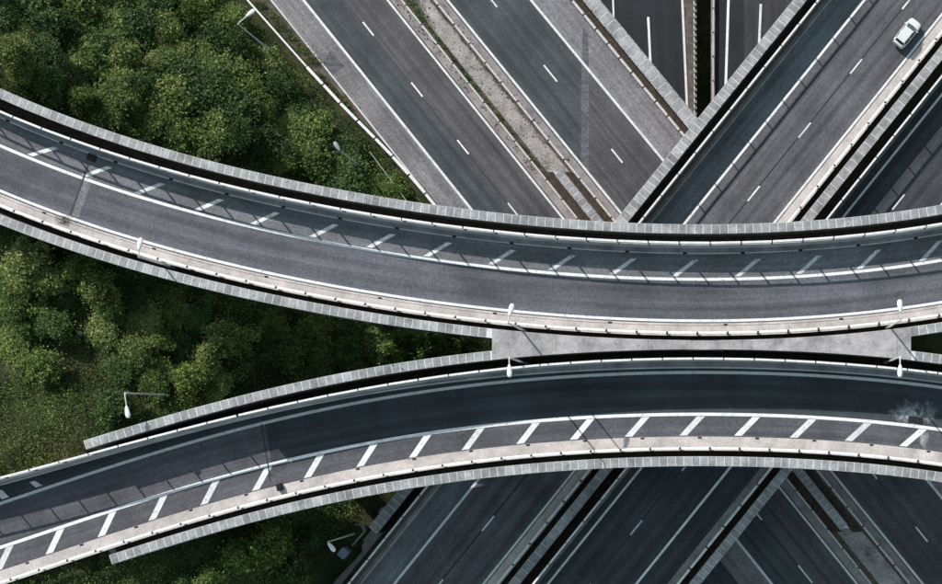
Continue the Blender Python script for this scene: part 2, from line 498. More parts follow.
def terr(X, Y):
    X = np.asarray(X, float); Y = np.asarray(Y, float)
    z = terr_raw(X, Y)
    # north-west road
    k = (H - ZW) / F
    px = X / k + NX; py = NY - Y / k
    dl = (WA[0] + WA[1] * py + np.interp(py, [-70, 0, 70, 106, 151, 188, 235], [-62, -56, -50, -45.5, -37, -33.5, -33]) - px) * k * 0.78
    z = np.where((dl < 20) & (py < 330), np.minimum(z, ZW - 0.15 + 0.42 * np.maximum(dl - 0.4, 0)), z)
    m = (px > WA[0] + WA[1] * py - 30) & (px < WD[0] + WD[1] * py + 66)
    z = np.where(m, np.minimum(z, ZW - 1.7), z)
    q = (X - U0[0]) * ND[0] + (Y - U0[1]) * ND[1]
    m = (q > -5.6) & (q < 27)
    z = np.where(m, np.minimum(z, ZN - 1.8), z)
    sg, dd = band_dist(X, Y, cl)
    z = np.where((sg > np.where(X < XAB, -8.0, -10.0)) & (sg < np.where(X < XAB, 1.0, 2.8)) & (dd < 12), np.minimum(z, 17.2), z)
    sg, dd = band_dist(X, Y, cu)
    z = np.where((np.abs(sg - 0.0) < 9.0) & (dd < 12), np.minimum(z, 19.2), z)
    # lowest road
    k = (H - ZB) / F
    x0 = (596 - NX) * k; x1 = (830 - NX) * k
    m = (X > x0) & (X < x1)
    z = np.where(m, np.minimum(z, ZB - 0.5), z)
    g0 = (697 - NX) * k; g1 = (711.5 - NX) * k
    z = np.where((X > g0 - 0.2) & (X < g1 + 0.2), np.minimum(z, ZB - 3.2), z)
    return z

far = np.array([-900, -600, -400, -280, -200, -150, -120, -105])
gx = np.concatenate([far, np.arange(-95, 42, 0.75), [50, 60, 80, 110, 150, 210, 300, 450, 700, 900]])
gy = np.concatenate([far[:-1], [-95, -70, -50, -40, -32], np.arange(-27, 62, 0.75), [66, 75, 90, 120, 160, 220, 320, 480, 700, 900]])
GX, GY = np.meshgrid(gx, gy)
GZ = terr(GX, GY)
nxg, nyg = len(gx), len(gy)
V = np.stack([GX.ravel(), GY.ravel(), GZ.ravel()], 1)
ii = (np.arange(nyg - 1)[:, None] * nxg + np.arange(nxg - 1)[None, :]).ravel()
FQ = np.stack([ii, ii + 1, ii + nxg + 1, ii + nxg], 1)
g = obj('ground', mesh('ground', V, FQ, M['ground'], smooth=True)); g['kind'] = 'structure'

# ------------------------------------------------------------------ shared small pieces
SLABS = {}
def slab_mesh(wd, ln):
    k = (round(wd, 2), round(ln, 2))
    if k not in SLABS: SLABS[k] = box_mesh('coping_slab', ln, wd, 0.14, M['slab'], 0.02, -0.14)
    return SLABS[k]

def coping(name, A, B, zb, zt, p, spans=None, ln=0.86):
    """outer wall with a row of coping slabs; A, B the two edges"""
    wl = sweep(name, A, B, zb, zt - 0.015, M['shade_conc'], p, M['mortar'])
    mid = Curve((A.p + B.p) / 2)
    wd = float(np.mean(np.linalg.norm(A.p - B.p, axis=1))) - 0.03
    me = slab_mesh(wd, ln - 0.07)
    for s in np.arange(ln / 2, mid.L, ln):
        x, y, a = mid.at(s)
        if spans is not None and not spans(x, y): continue
        obj('coping_slab', me, wl, (x, y, zt + random.uniform(-0.006, 0.006)), a + random.uniform(-.006, .006))
    return wl

def beam_mesh(name, ln, mat, wd=0.26, ht=0.32):
    """corrugated guard rail beam, length along x, hung with its top at z = 0"""
    hw = wd / 2
    pr = [(-hw, 0), (hw * 0.2, 0), (hw, -ht * 0.14), (hw, -ht * 0.3), (hw * 0.3, -ht * 0.45), (hw * 0.3, -ht * 0.55), (hw, -ht * 0.7), (hw, -ht * 0.86), (hw * 0.2, -ht), (-hw, -ht)]
    n = len(pr)
    V = [(-ln / 2, y, z) for y, z in pr] + [(ln / 2, y, z) for y, z in pr]
    Fc = [(i, (i + 1) % n, n + (i + 1) % n, n + i) for i in range(n)] + [tuple(reversed(range(n))), tuple(range(n, 2 * n))]
    return mesh(name, V, [f[::-1] for f in Fc], mat)

BEAM = {}
def guardrail(A, z, top, p, ln=3.15, mat='rail', wd=0.26, s0=0.0, s1=None, post=True, vis=None, face=0.0):
    key = (ln, mat, wd)
    if key not in BEAM:
        BEAM[key] = beam_mesh('rail_segment', ln - 0.22, M[mat], wd)
    pk = ('post', round(top, 2))
    if pk not in BEAM:
        BEAM[pk] = box_mesh('post', 0.24, 0.20, top + 0.02, M['post'], 0.02)
    for s in np.arange(s0 + ln / 2, (s1 or A.L) - ln * 0.3, ln):
        x, y, a = A.at(s)
        if vis is not None and not vis(x, y): continue
        r = obj('rail_segment', BEAM[key], p, (x, y, z + top + random.uniform(-0.02, 0.02)), a + face + random.uniform(-.004, .004))
        if post:
            x2, y2, a2 = A.at(s + ln / 2)
            obj('post', BEAM[pk], p, (x2, y2, z - 0.02), a2)

def screen(A, z, hs, ht, p, ln=3.15, vis=None, mat='panel'):
    """parapet of concrete panels with a rail on posts above them"""
    pm = box_mesh('parapet_panel', ln - 0.03, 0.12, hs, M[mat], 0.015)
    bm_ = box_mesh('rail_segment', ln - 0.12, 0.22, 0.10, M['rail'], 0.02, -0.10)
    qm = box_mesh('post', 0.13, 0.15, ht - hs - 0.02, M['post'])
    for s in np.arange(ln / 2, A.L, ln):
        x, y, a = A.at(s)
        if vis is not None and not vis(x, y): continue
        obj('parapet_panel', pm, p, (x, y, z), a)
        obj('rail_segment', bm_, p, (x, y, z + ht + random.uniform(-0.02, 0.02)), a + random.uniform(-.004, .004))
        x2, y2, a2 = A.at(s + ln / 2)
        obj('post', qm, p, (x2, y2, z + hs), a2)

def line_mark(name, A, z, wd, mat, p, o=0.0):
    return strip(name, A.off(o - wd / 2), A.off(o + wd / 2), z, mat, p)

def hatch(A, x0px, v0, v1, ang, wd, z, mat, p, zc):
    """slanted bar between offsets v0 and v1 whose middle the picture shows at column x0px"""
    k = (H - zc) / F
    s = np.interp((x0px - NX) * k, A.off((v0 + v1) / 2).p[:, 0], A.s)
    ct = 1 / math.tan(math.radians(ang)); hv = (v1 - v0) / 2
    pts = []
    for v, ds in ((v0, -hv * ct - wd / 2), (v0, -hv * ct + wd / 2), (v1, hv * ct + wd / 2), (v1, hv * ct - wd / 2)):
        x, y, a = A.at(s + ds)
        pts.append((x - math.sin(a) * v, y + math.cos(a) * v))
    return poly('hatch_stripe', pts, z, mat, p)

# ------------------------------------------------------------------ upper curved viaduct
up = thing('curved_viaduct', 'upper curved viaduct with pale beige lower verge and worn faded hatch stripes', 'viaduct', (*P(600, 300, ZU), ZB), 'curved ramp viaducts')
UR, US = 3.35, 2.1                                   # rail and panel height on the sunny side
UC = 1.6                                            # coping height above the deck
o_rail = offs(242.7, ZU + UR, 279.3, ZU); o_kerb = offs(254.3, ZU, 279.3, ZU)
o_ci = offs(233.6, ZU + UC, 279.3, ZU); o_co = offs(224.3, ZU + UC, 279.3, ZU)
l_wl = offs(320.7, ZU, 279.3, ZU); l_rail = offs(332.8, ZU + 0.95, 279.3, ZU)
l_ci = offs(340.2, ZU + UC, 279.3, ZU); l_co = offs(349.6, ZU + UC, 279.3, ZU)
KZ = 0.12
sweep('soffit_slab', cu.off(l_co), cu.off(o_co), ZU - 1.5, ZU - 0.9, M['conc'], up)
sweep('deck', cu.off(l_rail - 0.22), cu.off(o_rail + 0.1), ZU - 1.0, ZU - 0.012, M['shade_conc'], up)
strip('lane_surface', cu.off(l_wl - 0.25), cu.off(0.12), ZU, M['asph_ramp'], up)
strip('hatched_margin', cu.off(0.12), cu.off(o_kerb + 0.02), ZU, M['asph_hatch'], up)
sweep('verge', cu.off(o_kerb), cu.off(o_rail + 0.12), ZU - 0.1, ZU + KZ, M['verge_n'], up)
sweep('verge', cu.off(l_rail - 0.24), cu.off(l_wl - 0.28), ZU - 0.1, ZU + KZ, M['verge'], up)
strip('gap_floor', cu.off(l_ci), cu.off(l_rail - 0.22), ZU - 0.89, M['gap'], up)
strip('gap_floor', cu.off(o_rail + 0.1), cu.off(o_ci), ZU - 0.89, M['gap'], up)
line_mark('edge_line', cu, ZU + 0.006, 0.30, M['white'], up)
line_mark('edge_line', cu, ZU + 0.006, 0.27, M['white'], up, l_wl)
line_mark('kerb_line', cu, ZU + KZ + 0.006, 0.10, M['mortar'], up, o_kerb + 0.08)
line_mark('kerb_line', cu, ZU + KZ + 0.006, 0.07, M['verge_d'], up, l_wl - 0.52)
PLX0, PLX1 = P(492, 345, ZU + UC)[0], P(911, 345, ZU + UC)[0]
coping('outer_wall', cu.off(o_ci), cu.off(o_co), ZU - 0.95, ZU + UC, up)
coping('outer_wall', cu.off(l_ci), cu.off(l_co), ZU - 0.95, ZU + UC, up, lambda x, y: not (PLX0 - 0.2 < x < PLX1 + 0.2))
screen(cu.off(o_rail), ZU, US, UR, up)
guardrail(cu.off(l_rail), ZU, 0.95, up)
for hx in (-16, 43, 97, 150, 209, 265, 324, 381, 438, 502, 562, 623, 685, 748, 809, 869, 931, 990):
    hatch(cu, hx, 0.28, 0.28 + 1.75, 38, 0.62, ZU + 0.006, M['white_worn'], up, ZU)
inlet = box_mesh('drain_inlet', 0.42, 0.2, 0.16, M['iron'], 0.02)
for s in np.arange(4.0, cu.L, 6.05):
    x, y, a = cu.off(o_kerb + 0.1).at(s)
    obj('drain_inlet', inlet, up, (x, y, ZU), a)
for s in np.arange(6.0, cu.L, 12.1):
    x, y, a = cu.off(l_wl - 0.45).at(s)
    obj('drain_inlet', inlet, up, (x, y, ZU - 0.02), a)
# expansion joint
def joint(A, pxa, pya, pxb, pyb, z, wd, mat, p, name):
    a = np.array(P(pxa, pya, z)); b = np.array(P(pxb, pyb, z))
    t = (b - a) / np.linalg.norm(b - a); nn = np.array([-t[1], t[0]]) * wd / 2
    return poly(name, [tuple(a - nn), tuple(b - nn), tuple(b + nn), tuple(a + nn)], z + 0.003, mat, p)
joint(cu, 92.2, 165, 74.2, 216, ZU, 1.0, M['repair_l'], up, 'expansion_joint')
x, y = P(91.5, 157.5, ZU + KZ)
obj('joint_gap', box_mesh('joint_gap', 0.9, 0.75, 0.1, M['iron'], 0.01), up, (x, y, ZU + KZ - 0.06), -0.35)
j = joint(cu, 88.5, 164, 70.5, 215, ZU + 0.004, 0.22, M['tar'], up, 'joint_seal')

# ------------------------------------------------------------------ lower curved viaduct
lo = thing('curved_viaduct', 'lower curved viaduct with dark lane and crisp white slanted stripes', 'viaduct', (*P(600, 410, ZL), ZB), 'curved ramp viaducts')
LR, LS = 4.1, 2.8
LC = ZU + UC - ZL                                    # its upper coping is level with the platform
LCL = 0.6
fr = smooth_curve([(-60, 494), (0, 474.5), (80, 459), (180, 430.5), (280, 405), (400, 382), (500, 369.5), (560, 364), (700, 359), (800, 361), (842, 364), (942, 373.5), (1000, 382)])
fk = smooth_curve([(-60, 501), (0, 484.6), (80, 465), (180, 436), (280, 412), (400, 389), (500, 377.5), (560, 373.4), (700, 368.4), (800, 370), (842, 373.5), (942, 384), (1000, 393)])
fi = smooth_curve([(-60, 493), (0, 475), (89.5, 450), (180, 420), (280, 396), (400, 372.2), (500, 359.5), (560, 354), (700, 349.3), (800, 351), (842, 354.7), (942, 364), (1000, 373)])
c_rail = Curve(PA(XS, fr(XS), ZL + LR)); c_kerb = Curve(PA(XS, fk(XS), ZL)); c_ci = Curve(PA(XS, fi(XS), ZL + LC))
c_co = c_ci.off(0.95)
m_wl = offs(414, ZL, 372.2, ZL); m_b = offs(436.3, ZL, 372.2, ZL); m_rail = offs(448.2, ZL + 0.95, 372.2, ZL)
m_ci = offs(456.2, ZL + LCL, 372.2, ZL); m_co = offs(465.8, ZL + LCL, 372.2, ZL)
so_l = cl.off(m_co).p.copy(); so_l[:int(np.searchsorted(XS, 82))] = cl.off(m_rail).p[:int(np.searchsorted(XS, 82))]
so_u = c_co.p.copy(); so_u[:int(np.searchsorted(XS, 86))] = c_rail.p[:int(np.searchsorted(XS, 86))]
sweep('soffit_slab', Curve(so_l), Curve(so_u), ZL - 1.5, ZL - 0.9, M['conc'], lo)
sweep('deck', cl.off(m_rail - 0.22), c_rail.off(0.1), ZL - 1.0, ZL - 0.012, M['shade_conc'], lo)
i_new = int(np.searchsorted(XS, 258))
for nm, sl, mt in (('lane_surface', slice(0, i_new + 1), 'asph_low'), ('lane_surface', slice(i_new, None), 'asph_new')):
    A = Curve(cl.off(m_wl + 0.1).p[sl]); B = Curve(cl.off(-0.12).p[sl])
    strip(nm, A, B, ZL, M[mt], lo)
    A = Curve(cl.off(-0.12).p[sl]); B = Curve(c_kerb.off(0.02).p[sl])
    strip('upper_margin', A, B, ZL, M['asph_new'], lo)
strip('hatched_margin', cl.off(m_b - 0.03), cl.off(m_wl + 0.1), ZL, M['asph_low'], lo)
sweep('verge', c_kerb, c_rail.off(0.12), ZL - 0.1, ZL + KZ, M['verge_n'], lo)
sweep('verge', cl.off(m_rail - 0.24), cl.off(m_b), ZL - 0.1, ZL + KZ, M['verge'], lo)
strip('gap_floor', Curve(cl.off(m_ci).p[22:]), Curve(cl.off(m_rail - 0.22).p[22:]), ZL - 0.89, M['gap'], lo)
strip('gap_floor', Curve(c_rail.off(0.1).p[23:]), Curve(c_ci.p[23:]), ZL - 0.89, M['gap'], lo)
line_mark('edge_line', cl, ZL + 0.006, 0.32, M['white'], lo)
line_mark('edge_line', cl, ZL + 0.006, 0.34, M['white'], lo, m_wl)
line_mark('kerb_line', c_kerb, ZL + KZ + 0.006, 0.12, M['mortar'], lo, 0.08)
# walls begin at the abutments
ia = int(np.searchsorted(XS, 86)); ib = int(np.searchsorted(XS, 82))
Ai = c_ci.p[ia:].copy(); Ao = c_co.p[ia:].copy()
coping('outer_wall', Curve(Ai), Curve(Ao), ZL - 0.95, ZL + LC, lo, lambda x, y: not (PLX0 - 0.2 < x < PLX1 + 0.2))
coping('outer_wall', Curve(cl.off(m_ci).p[ib:]), Curve(cl.off(m_co).p[ib:]), ZL - 0.95, ZL + LCL, lo)
ij = int(np.searchsorted(XS, 232))
screen(Curve(c_rail.p[:ij + 1]), ZL, LS, LR, lo)
screen(Curve(c_rail.p[ij:]), ZL, 3.9, 4.12, lo)
guardrail(cl.off(m_rail), ZL, 0.95, lo)
for hx in (-48, 4, 55, 107, 158, 210, 262, 314, 367, 420, 473, 528, 582, 637, 692, 747, 803, 858, 913, 968):
    hatch(cl, hx, m_b + 0.12, m_wl - 0.22, 46, 0.85, ZL + 0.006, M['white'], lo, ZL)
for q in ([(29.5, 482.3), (35, 480.8), (42.5, 485.6), (36, 487.6)], [(-6, 491), (2, 490), (9, 497), (2, 499.5)], [(-40, 502), (-33, 500.5), (-26, 507), (-33, 509)]):
    poly('hatch_stripe', [P(a, b, ZL) for a, b in q], ZL + 0.006, M['white'], lo)
for s in np.arange(5.0, cl.L, 6.1):
    x, y, a = cl.off(m_b - 0.12).at(s)
    obj('drain_inlet', inlet, lo, (x, y, ZL - 0.025), a)
joint(cl, 263, 424, 272, 481, ZL, 0.5, M['repair'], lo, 'expansion_joint')
joint(cl, 261.5, 424, 270.5, 481, ZL + 0.004, 0.14, M['tar'], lo, 'joint_seal')
# end block of the verge at the joint
x, y = P(281, 487, ZL)
tag(obj('marker_block', box_mesh('marker_block', 0.55, 0.75, 0.5, M['iron'], 0.05), None, (x, y, ZL + KZ), 0.25), 'small dark block at the end of the beige verge beside the expansion joint', 'block')
# drain grate with dried splashes
gr = thing('drain_grate', 'black rectangular drain grate splashed with white on the lower viaduct', 'drain grate', (*P(915.5, 420.3, ZL), ZL))
ga = math.atan2(-11, 94); SPL = []
obj('grate_frame', box_mesh('grate_frame', 1.55, 0.72, 0.03, M['iron'], 0.01), gr, (*P(915.5, 420.3, ZL), ZL + 0.008), ga)
for k in range(9):
    cx, cy = P(915.5, 420.3, ZL); t = (k - 4) * 0.165
    obj('grate_bar', box_mesh('grate_bar', 0.06, 0.62, 0.02, M['post']) if k == 0 else bpy.data.objects['grate_bar'].data, gr, (cx + t * math.cos(ga), cy + t * math.sin(ga), ZL + 0.038), ga)
def stain_sheet(px, py, lx, ly, rot, z):
    n = 8; V, Fc, uv = [], [], []
    cx, cy = P(px, py, ZL)
    for i in range(n + 1):
        for j in range(n + 1):
            u, v = i / n * 2 - 1, j / n * 2 - 1
            x, y = u * lx / 2, v * ly / 2
            V.append((cx + x * math.cos(rot) - y * math.sin(rot), cy + x * math.sin(rot) + y * math.cos(rot), z)); uv.append((u, v))
    for i in range(n):
        for j in range(n):
            a = i * (n + 1) + j; Fc.append((a, a + n + 1, a + n + 2, a + 1))
    obj('splash_stain', mesh('splash_stain', V, Fc, M['stain'], uv), gr)
stain_sheet(914, 413, 6.4, 3.2, ga, ZL + 0.0105)
stain_sheet(924, 437, 1.3, 2.8, 0.1, ZL + 0.0125)

# ------------------------------------------------------------------ platform between the two
xs = np.linspace(491.5, 911.5, 60)
zp = ZU + UC
pu = cu.off(l_ci).p; pl_ = c_ci.p
wx = np.linspace(PLX0, PLX1, 60)
upl = np.stack([wx, np.interp(wx, pu[:, 0], pu[:, 1]) - 0.02], 1); lwl = np.stack([wx, np.interp(wx, pl_[:, 0], pl_[:, 1]) + 0.02], 1)
plat = sweep('concrete_platform', Curve(lwl), Curve(upl), zp - 0.8, zp + 0.004, M['plat'])
tag(plat, 'pale tapering concrete platform bridging the gap between the two curved viaducts', 'platform')

for jx in (556, 648, 742, 830, 897):
    kx = P(jx, 345, zp)[0]
    ya = float(np.interp(kx, upl[:, 0], upl[:, 1])) - 0.05; yb = float(np.interp(kx, lwl[:, 0], lwl[:, 1])) + 0.05
    poly('joint_seal', [(kx - .05, yb), (kx + .05, yb), (kx + .05, ya), (kx - .05, ya)], zp + 0.009, M['verge_d'], plat)

# ------------------------------------------------------------------ north-east road (two carriageways on one viaduct)
ne = thing('straight_viaduct', 'straight viaduct running from lower left to upper right carrying the white car', 'viaduct', (*P(690, 330, ZN), ZB))
T = np.linspace(-62, 62, 80)
def neo(o):
    return Curve(U0 + TD * T[:, None] + ND * o + 0 * T[:, None]) 
S0 = -5.0
def nec(o, t0=-100.0, t1=24.0):
    tt = np.linspace(t0, t1, 90)
    return Curve(U0[None, :] + TD[None, :] * tt[:, None] + ND[None, :] * o)
NR, NS = 3.3, 2.3
NC = 1.6
# lateral layout in metres to the right of the left edge line
def qn(px, py, z):
    v = np.array(P(px, py, z)) - U0
    return float(v @ ND)
q_rail = qn(754, 80, ZN + NR); q_ci = qn(742.3, 80, ZN + NC); q_co = qn(728.5, 80, ZN + NC); q_k = qn(767.6, 80, ZN)
q2 = qn(889, 80, ZN); q3 = qn(953.6, 80, ZN); q4 = qn(1042, 80, ZN); qd1 = qn(845, 80, ZN); qd2 = qn(996.6, 80, ZN)
m1r = qn(903, 80, ZN + 0.95); mc0 = qn(913.5, 80, ZN + 1.2); mc1 = qn(925.7, 80, ZN + 1.2); m2r = qn(938.8, 80, ZN + NR)
r_rail = qn(770, 469.6, ZN + 0.95); r_c0 = qn(780.5, 470, ZN + 0.8); r_c1 = qn(792.5, 470, ZN + 0.8)
print('NE', [round(v, 2) for v in (q_co, q_ci, q_rail, q_k, 0, qd1, q2, m1r, mc0, mc1, m2r, q3, qd2, q4, r_rail, r_c0, r_c1)])
sweep('soffit_slab', nec(q_co), nec(r_c1), ZN - 1.5, ZN - 0.9, M['conc'], ne)
sweep('deck', nec(q_rail - 0.1), nec(m1r + 0.2), ZN - 1.0, ZN - 0.012, M['shade_conc'], ne)
sweep('deck', nec(m2r - 0.1), nec(r_rail + 0.2), ZN - 1.0, ZN - 0.012, M['shade_conc'], ne)
strip('hard_shoulder', nec(q_k - 0.02), nec(0), ZN, M['asph_ne_sh'], ne)
strip('lane_surface', nec(0), nec(qd1), ZN, M['asph_ne'], ne)
strip('lane_surface', nec(qd1), nec(q2 + 0.25), ZN, M['asph_ne'], ne)
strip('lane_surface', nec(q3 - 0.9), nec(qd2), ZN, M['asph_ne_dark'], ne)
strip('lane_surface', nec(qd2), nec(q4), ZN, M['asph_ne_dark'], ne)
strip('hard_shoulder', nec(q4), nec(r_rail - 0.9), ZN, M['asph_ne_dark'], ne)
sweep('verge', nec(q_rail - 0.12), nec(q_k), ZN - 0.1, ZN + KZ, M['verge_d'], ne)
sweep('verge', nec(q2 + 0.27), nec(m1r + 0.22), ZN - 0.1, ZN + KZ, M['verge'], ne)
sweep('verge', nec(m2r - 0.12), nec(q3 - 0.92), ZN - 0.1, ZN + KZ, M['verge_n'], ne)
sweep('verge', nec(r_rail - 0.92), nec(r_rail + 0.22), ZN - 0.1, ZN + KZ, M['verge_n'], ne)
for a, b in ((q_ci, q_rail - 0.1), (m1r + 0.2, mc0), (mc1, m2r - 0.1), (r_rail + 0.2, r_c0)):
    strip('gap_floor', nec(a), nec(b), ZN - 0.89, M['gap'], ne)
for q, wd in ((0, .28), (q2, .26), (q3, .26), (q4, .28)):
    strip('edge_line', nec(q - wd / 2), nec(q + wd / 2), ZN + 0.006, M['white'], ne)
strip('kerb_line', nec(q_k - 0.18), nec(q_k - 0.08), ZN + KZ + 0.006, M['mortar'], ne)
for q in (qd1, qd2):
    strip('seam', nec(q - 0.13), nec(q + 0.05), ZN + 0.003, M['tar'], ne)
def vis_ne(x, y):
    k = (H - ZN) / F
    py = NY - y / k; px = x / k + NX
    return (py < 268 and px < 1000) or (py > 430 and px > 330)
def vis_ne_left(x, y):
    k = (H - ZN) / F
    py = NY - y / k; px = x / k + NX
    return (py < 268) or (430 < py < 531)
A0 = nec(q_co, -34.5, 24); B0 = nec(q_ci, -34.5, 24)
tend = float((np.array(P(373.5, 531, ZN + NC)) - U0) @ TD)
coping('outer_wall', nec(q_ci, tend, 24), nec(q_co, tend, 24), ZN - 0.95, ZN + NC, ne, vis_ne)
coping('median_wall', nec(mc0), nec(mc1), ZN - 0.95, ZN + 1.2, ne, vis_ne, 1.25)
coping('outer_wall', nec(r_c0), nec(r_c1), ZN - 0.95, ZN + 0.8, ne, vis_ne)
screen(nec(q_rail), ZN, NS, NR, ne, mat='panel_d')
screen(nec(m2r), ZN, NS, NR, ne, mat='panel_d')
guardrail(nec(m1r), ZN, 0.95, ne, vis=vis_ne)
guardrail(nec(r_rail), ZN, 0.95, ne, vis=vis_ne)
def dash(pxa, pya, pxb, pyb, z, wd, p, name='lane_dash'):
    a = np.array(P(pxa, pya, z)); b = np.array(P(pxb, pyb, z))
    t = (b - a) / np.linalg.norm(b - a); nn = np.array([-t[1], t[0]]) * wd / 2
    poly(name, [tuple(a - nn), tuple(b - nn), tuple(b + nn), tuple(a + nn)], z + 0.008, M['white'], p)
def ne_dash(q, py0, py1):
    # place on the seam line q between picture rows py0 and py1
    pts = []
    for py in (py0, py1):
        c = U0 + ND * q
        yw = (NY - py) * (H - ZN) / F
        t = (yw - c[1]) / TD[1]; v = c + TD * t
        pts.append(v)
    a, b = pts; nn = ND * 0.09
    poly('lane_dash', [tuple(a - nn), tuple(b - nn), tuple(b + nn), tuple(a + nn)], ZN + 0.008, M['white'], ne)
for a, b in ((-5, 9), (59, 73.6), (122.6, 137.7), (186, 201), (516, 531), (579.5, 594)):
    ne_dash(qd1, a, b)
for a, b in ((130, 144), (194.5, 209.5), (461, 471), (520.5, 535), (584, 598)):
    ne_dash(qd2, a, b)

# ------------------------------------------------------------------ north-west road
nw = thing('straight_viaduct', 'straight viaduct running from upper left to lower right with weedy central median', 'viaduct', (*P(640, 300, ZW), ZB))
YS = np.arange(-70, 671, 10.0)
def nwl(ln, off=0.0, y0=-70, y1=671, z=ZW):
    yy = np.arange(y0, y1 + 0.1, 5.0)
    return Curve(lineX(ln[0], ln[1], yy, z, off))
MID1 = ((WA[0] + WB[0]) / 2 + 1, (WA[1] + WB[1]) / 2)
MID1 = (345.0, 0.8); MID2 = (491.5, 0.805)
sweep('deck', nwl(WA, -33.5), nwl(WD, 69, z=ZW), ZW - 1.5, ZW - 0.3, M['conc'], nw)
sweep('deck', nwl(WA, -82, 440, 671), nwl(WA, -33.4, 440, 671), ZW - 1.5, ZW - 0.02, M['conc'], nw)
sweep('deck', nwl(WA, -33.2), nwl(WD, 41.5), ZW - 0.4, ZW - 0.012, M['conc'], nw)
strip('hard_shoulder', nwl(WA, -33), nwl(WA, 0), ZW, M['asph_shoulder'], nw)
strip('lane_surface', nwl(WA), nwl(MID1), ZW, M['asph_nw_b'], nw)
strip('lane_surface', nwl(MID1), nwl(WB, 3), ZW, M['asph_nw_a'], nw)
# right carriageway: blue grey up to the joint repair, browner beyond it (the joint runs north to south)
XJ = 585.0
def jrow(ln, off=0.0):
    return (XJ - off - ln[0]) / ln[1]
def nwq(la, oa, lb, ob, ra, rb, n=40):
    ya = np.linspace(ra[0], ra[1], n); yb = np.linspace(rb[0], rb[1], n)
    return Curve(lineX(la[0], la[1], ya, ZW, oa)), Curve(lineX(lb[0], lb[1], yb, ZW, ob))
jc, jm, jd = jrow(WC, -3), jrow(MID2), jrow(WD)
A, B = nwq(WC, -3, MID2, 0, (-70, jc), (-70, jm)); strip('lane_surface', A, B, ZW, M['asph_nw_b'], nw)
A, B = nwq(MID2, 0, WD, 0, (-70, jm), (-70, jd)); strip('lane_surface', A, B, ZW, M['asph_nw_b'], nw)
A, B = nwq(WC, -3, MID2, 0, (jc, 671), (jm, 671)); strip('lane_surface', A, B, ZW, M['asph_nw_a'], nw)
A, B = nwq(MID2, 0, WD, 0, (jm, 671), (jd, 671)); strip('lane_surface', A, B, ZW, M['asph_nw_a'], nw)
strip('hard_shoulder', nwl(WD), nwl(WD, 38), ZW, M['asph_shoulder'], nw)
poly('joint_repair', [P(581, 162, ZW), P(589, 172, ZW), P(589, 72, ZW), P(588, 33, ZW), P(583, 27, ZW), P(581, 90, ZW)], ZW + 0.003, M['repair'], nw)
poly('surface_patch', [P(314, 0, ZW), P(333, 13, ZW), P(345, 4, ZW), P(340, -9, ZW), P(325, -12, ZW)], ZW + 0.003, M['patch'], nw)
poly('surface_patch', [P(330, 52, ZW), P(345, 66, ZW), P(330, 76, ZW), P(322, 64, ZW)], ZW + 0.003, M['repair'], nw)
for ln, wd in ((WA, .30), (WB, .24), (WC, .28), (WD, .30)):
    A = nwl(ln); strip('edge_line', A.off(-wd / 2), A.off(wd / 2), ZW + 0.007, M['white'], nw)
A = nwl((344.5, 0.8012)); strip('seam', A.off(-.12), A.off(.08), ZW + 0.004, M['tar'], nw)
A = nwl(MID2); strip('seam', A.off(-.05), A.off(.05), ZW + 0.004, M['asph_ne_dark'], nw)
def nw_dash(ln, y0, y1, wd=0.19):
    A = nwl(ln, 0, y0, y1); A = Curve(lineX(ln[0], ln[1], np.array([y0, y1]), ZW))
    strip('lane_dash', A.off(-wd / 2), A.off(wd / 2), ZW + 0.009, M['white'], nw)
for a, b in ((-38, -24), (22, 35.5), (82.5, 96.5), (140, 154), (203, 217), (506, 520), (565.5, 583)):
    nw_dash((345.2, 0.8012), a, b)
for a, b in ((-8, 7), (65, 81.5), (149, 162.6), (468, 479), (527, 541.7), (590, 605)):
    nw_dash(MID2, a, b)
# median: dirty concrete strips, dirt, coping over the bridge part
strip('median_strip', nwl(WB, 3), nwl(WB, 14), ZW + 0.002, M['verge_d'], nw)
strip('median_strip', nwl(WC, -14), nwl(WC, -3), ZW + 0.002, M['verge_d'], nw)
strip('median_dirt', nwl(WB, 14), nwl(WB, 22), ZW + 0.03, M['dirt'], nw)
strip('median_dirt', nwl(WB, 22), nwl(WC, -18.0), ZW + 0.04, M['rubble'], nw)
strip('median_dirt', nwl(WC, -18.0), nwl(WC, -14), ZW + 0.03, M['dirt'], nw)
rb_ = lambda off, y0, y1: nwl(WB, off, y0, y1)
coping('median_wall', nwl(WB, 27.5, 173, 532), nwl(WB, 37.0, 173, 532), ZW - 0.3, ZW + 0.55, nw, lambda x, y: (NY - y * F / (H - ZW)) < 275 or (NY - y * F / (H - ZW)) > 425)
strip('gap_floor', nwl(WB, 15, 172, 533), nwl(WB, 27.5, 172, 533), ZW + 0.05, M['gap'], nw)
strip('gap_floor', nwl(WB, 37, 172, 533), nwl(WB, 48, 172, 533), ZW + 0.05, M['gap'], nw)
def vis_nw(x, y):
    py = NY - y * F / (H - ZW)
    return py < 290 or py > 420
guardrail(nwl(WB, 14), ZW, 0.7, nw, 3.05, 'rail_d', 0.2, vis=vis_nw)
guardrail(nwl(WC, -13.3), ZW, 0.7, nw, 3.05, 'rail_d', 0.24, vis=vis_nw)
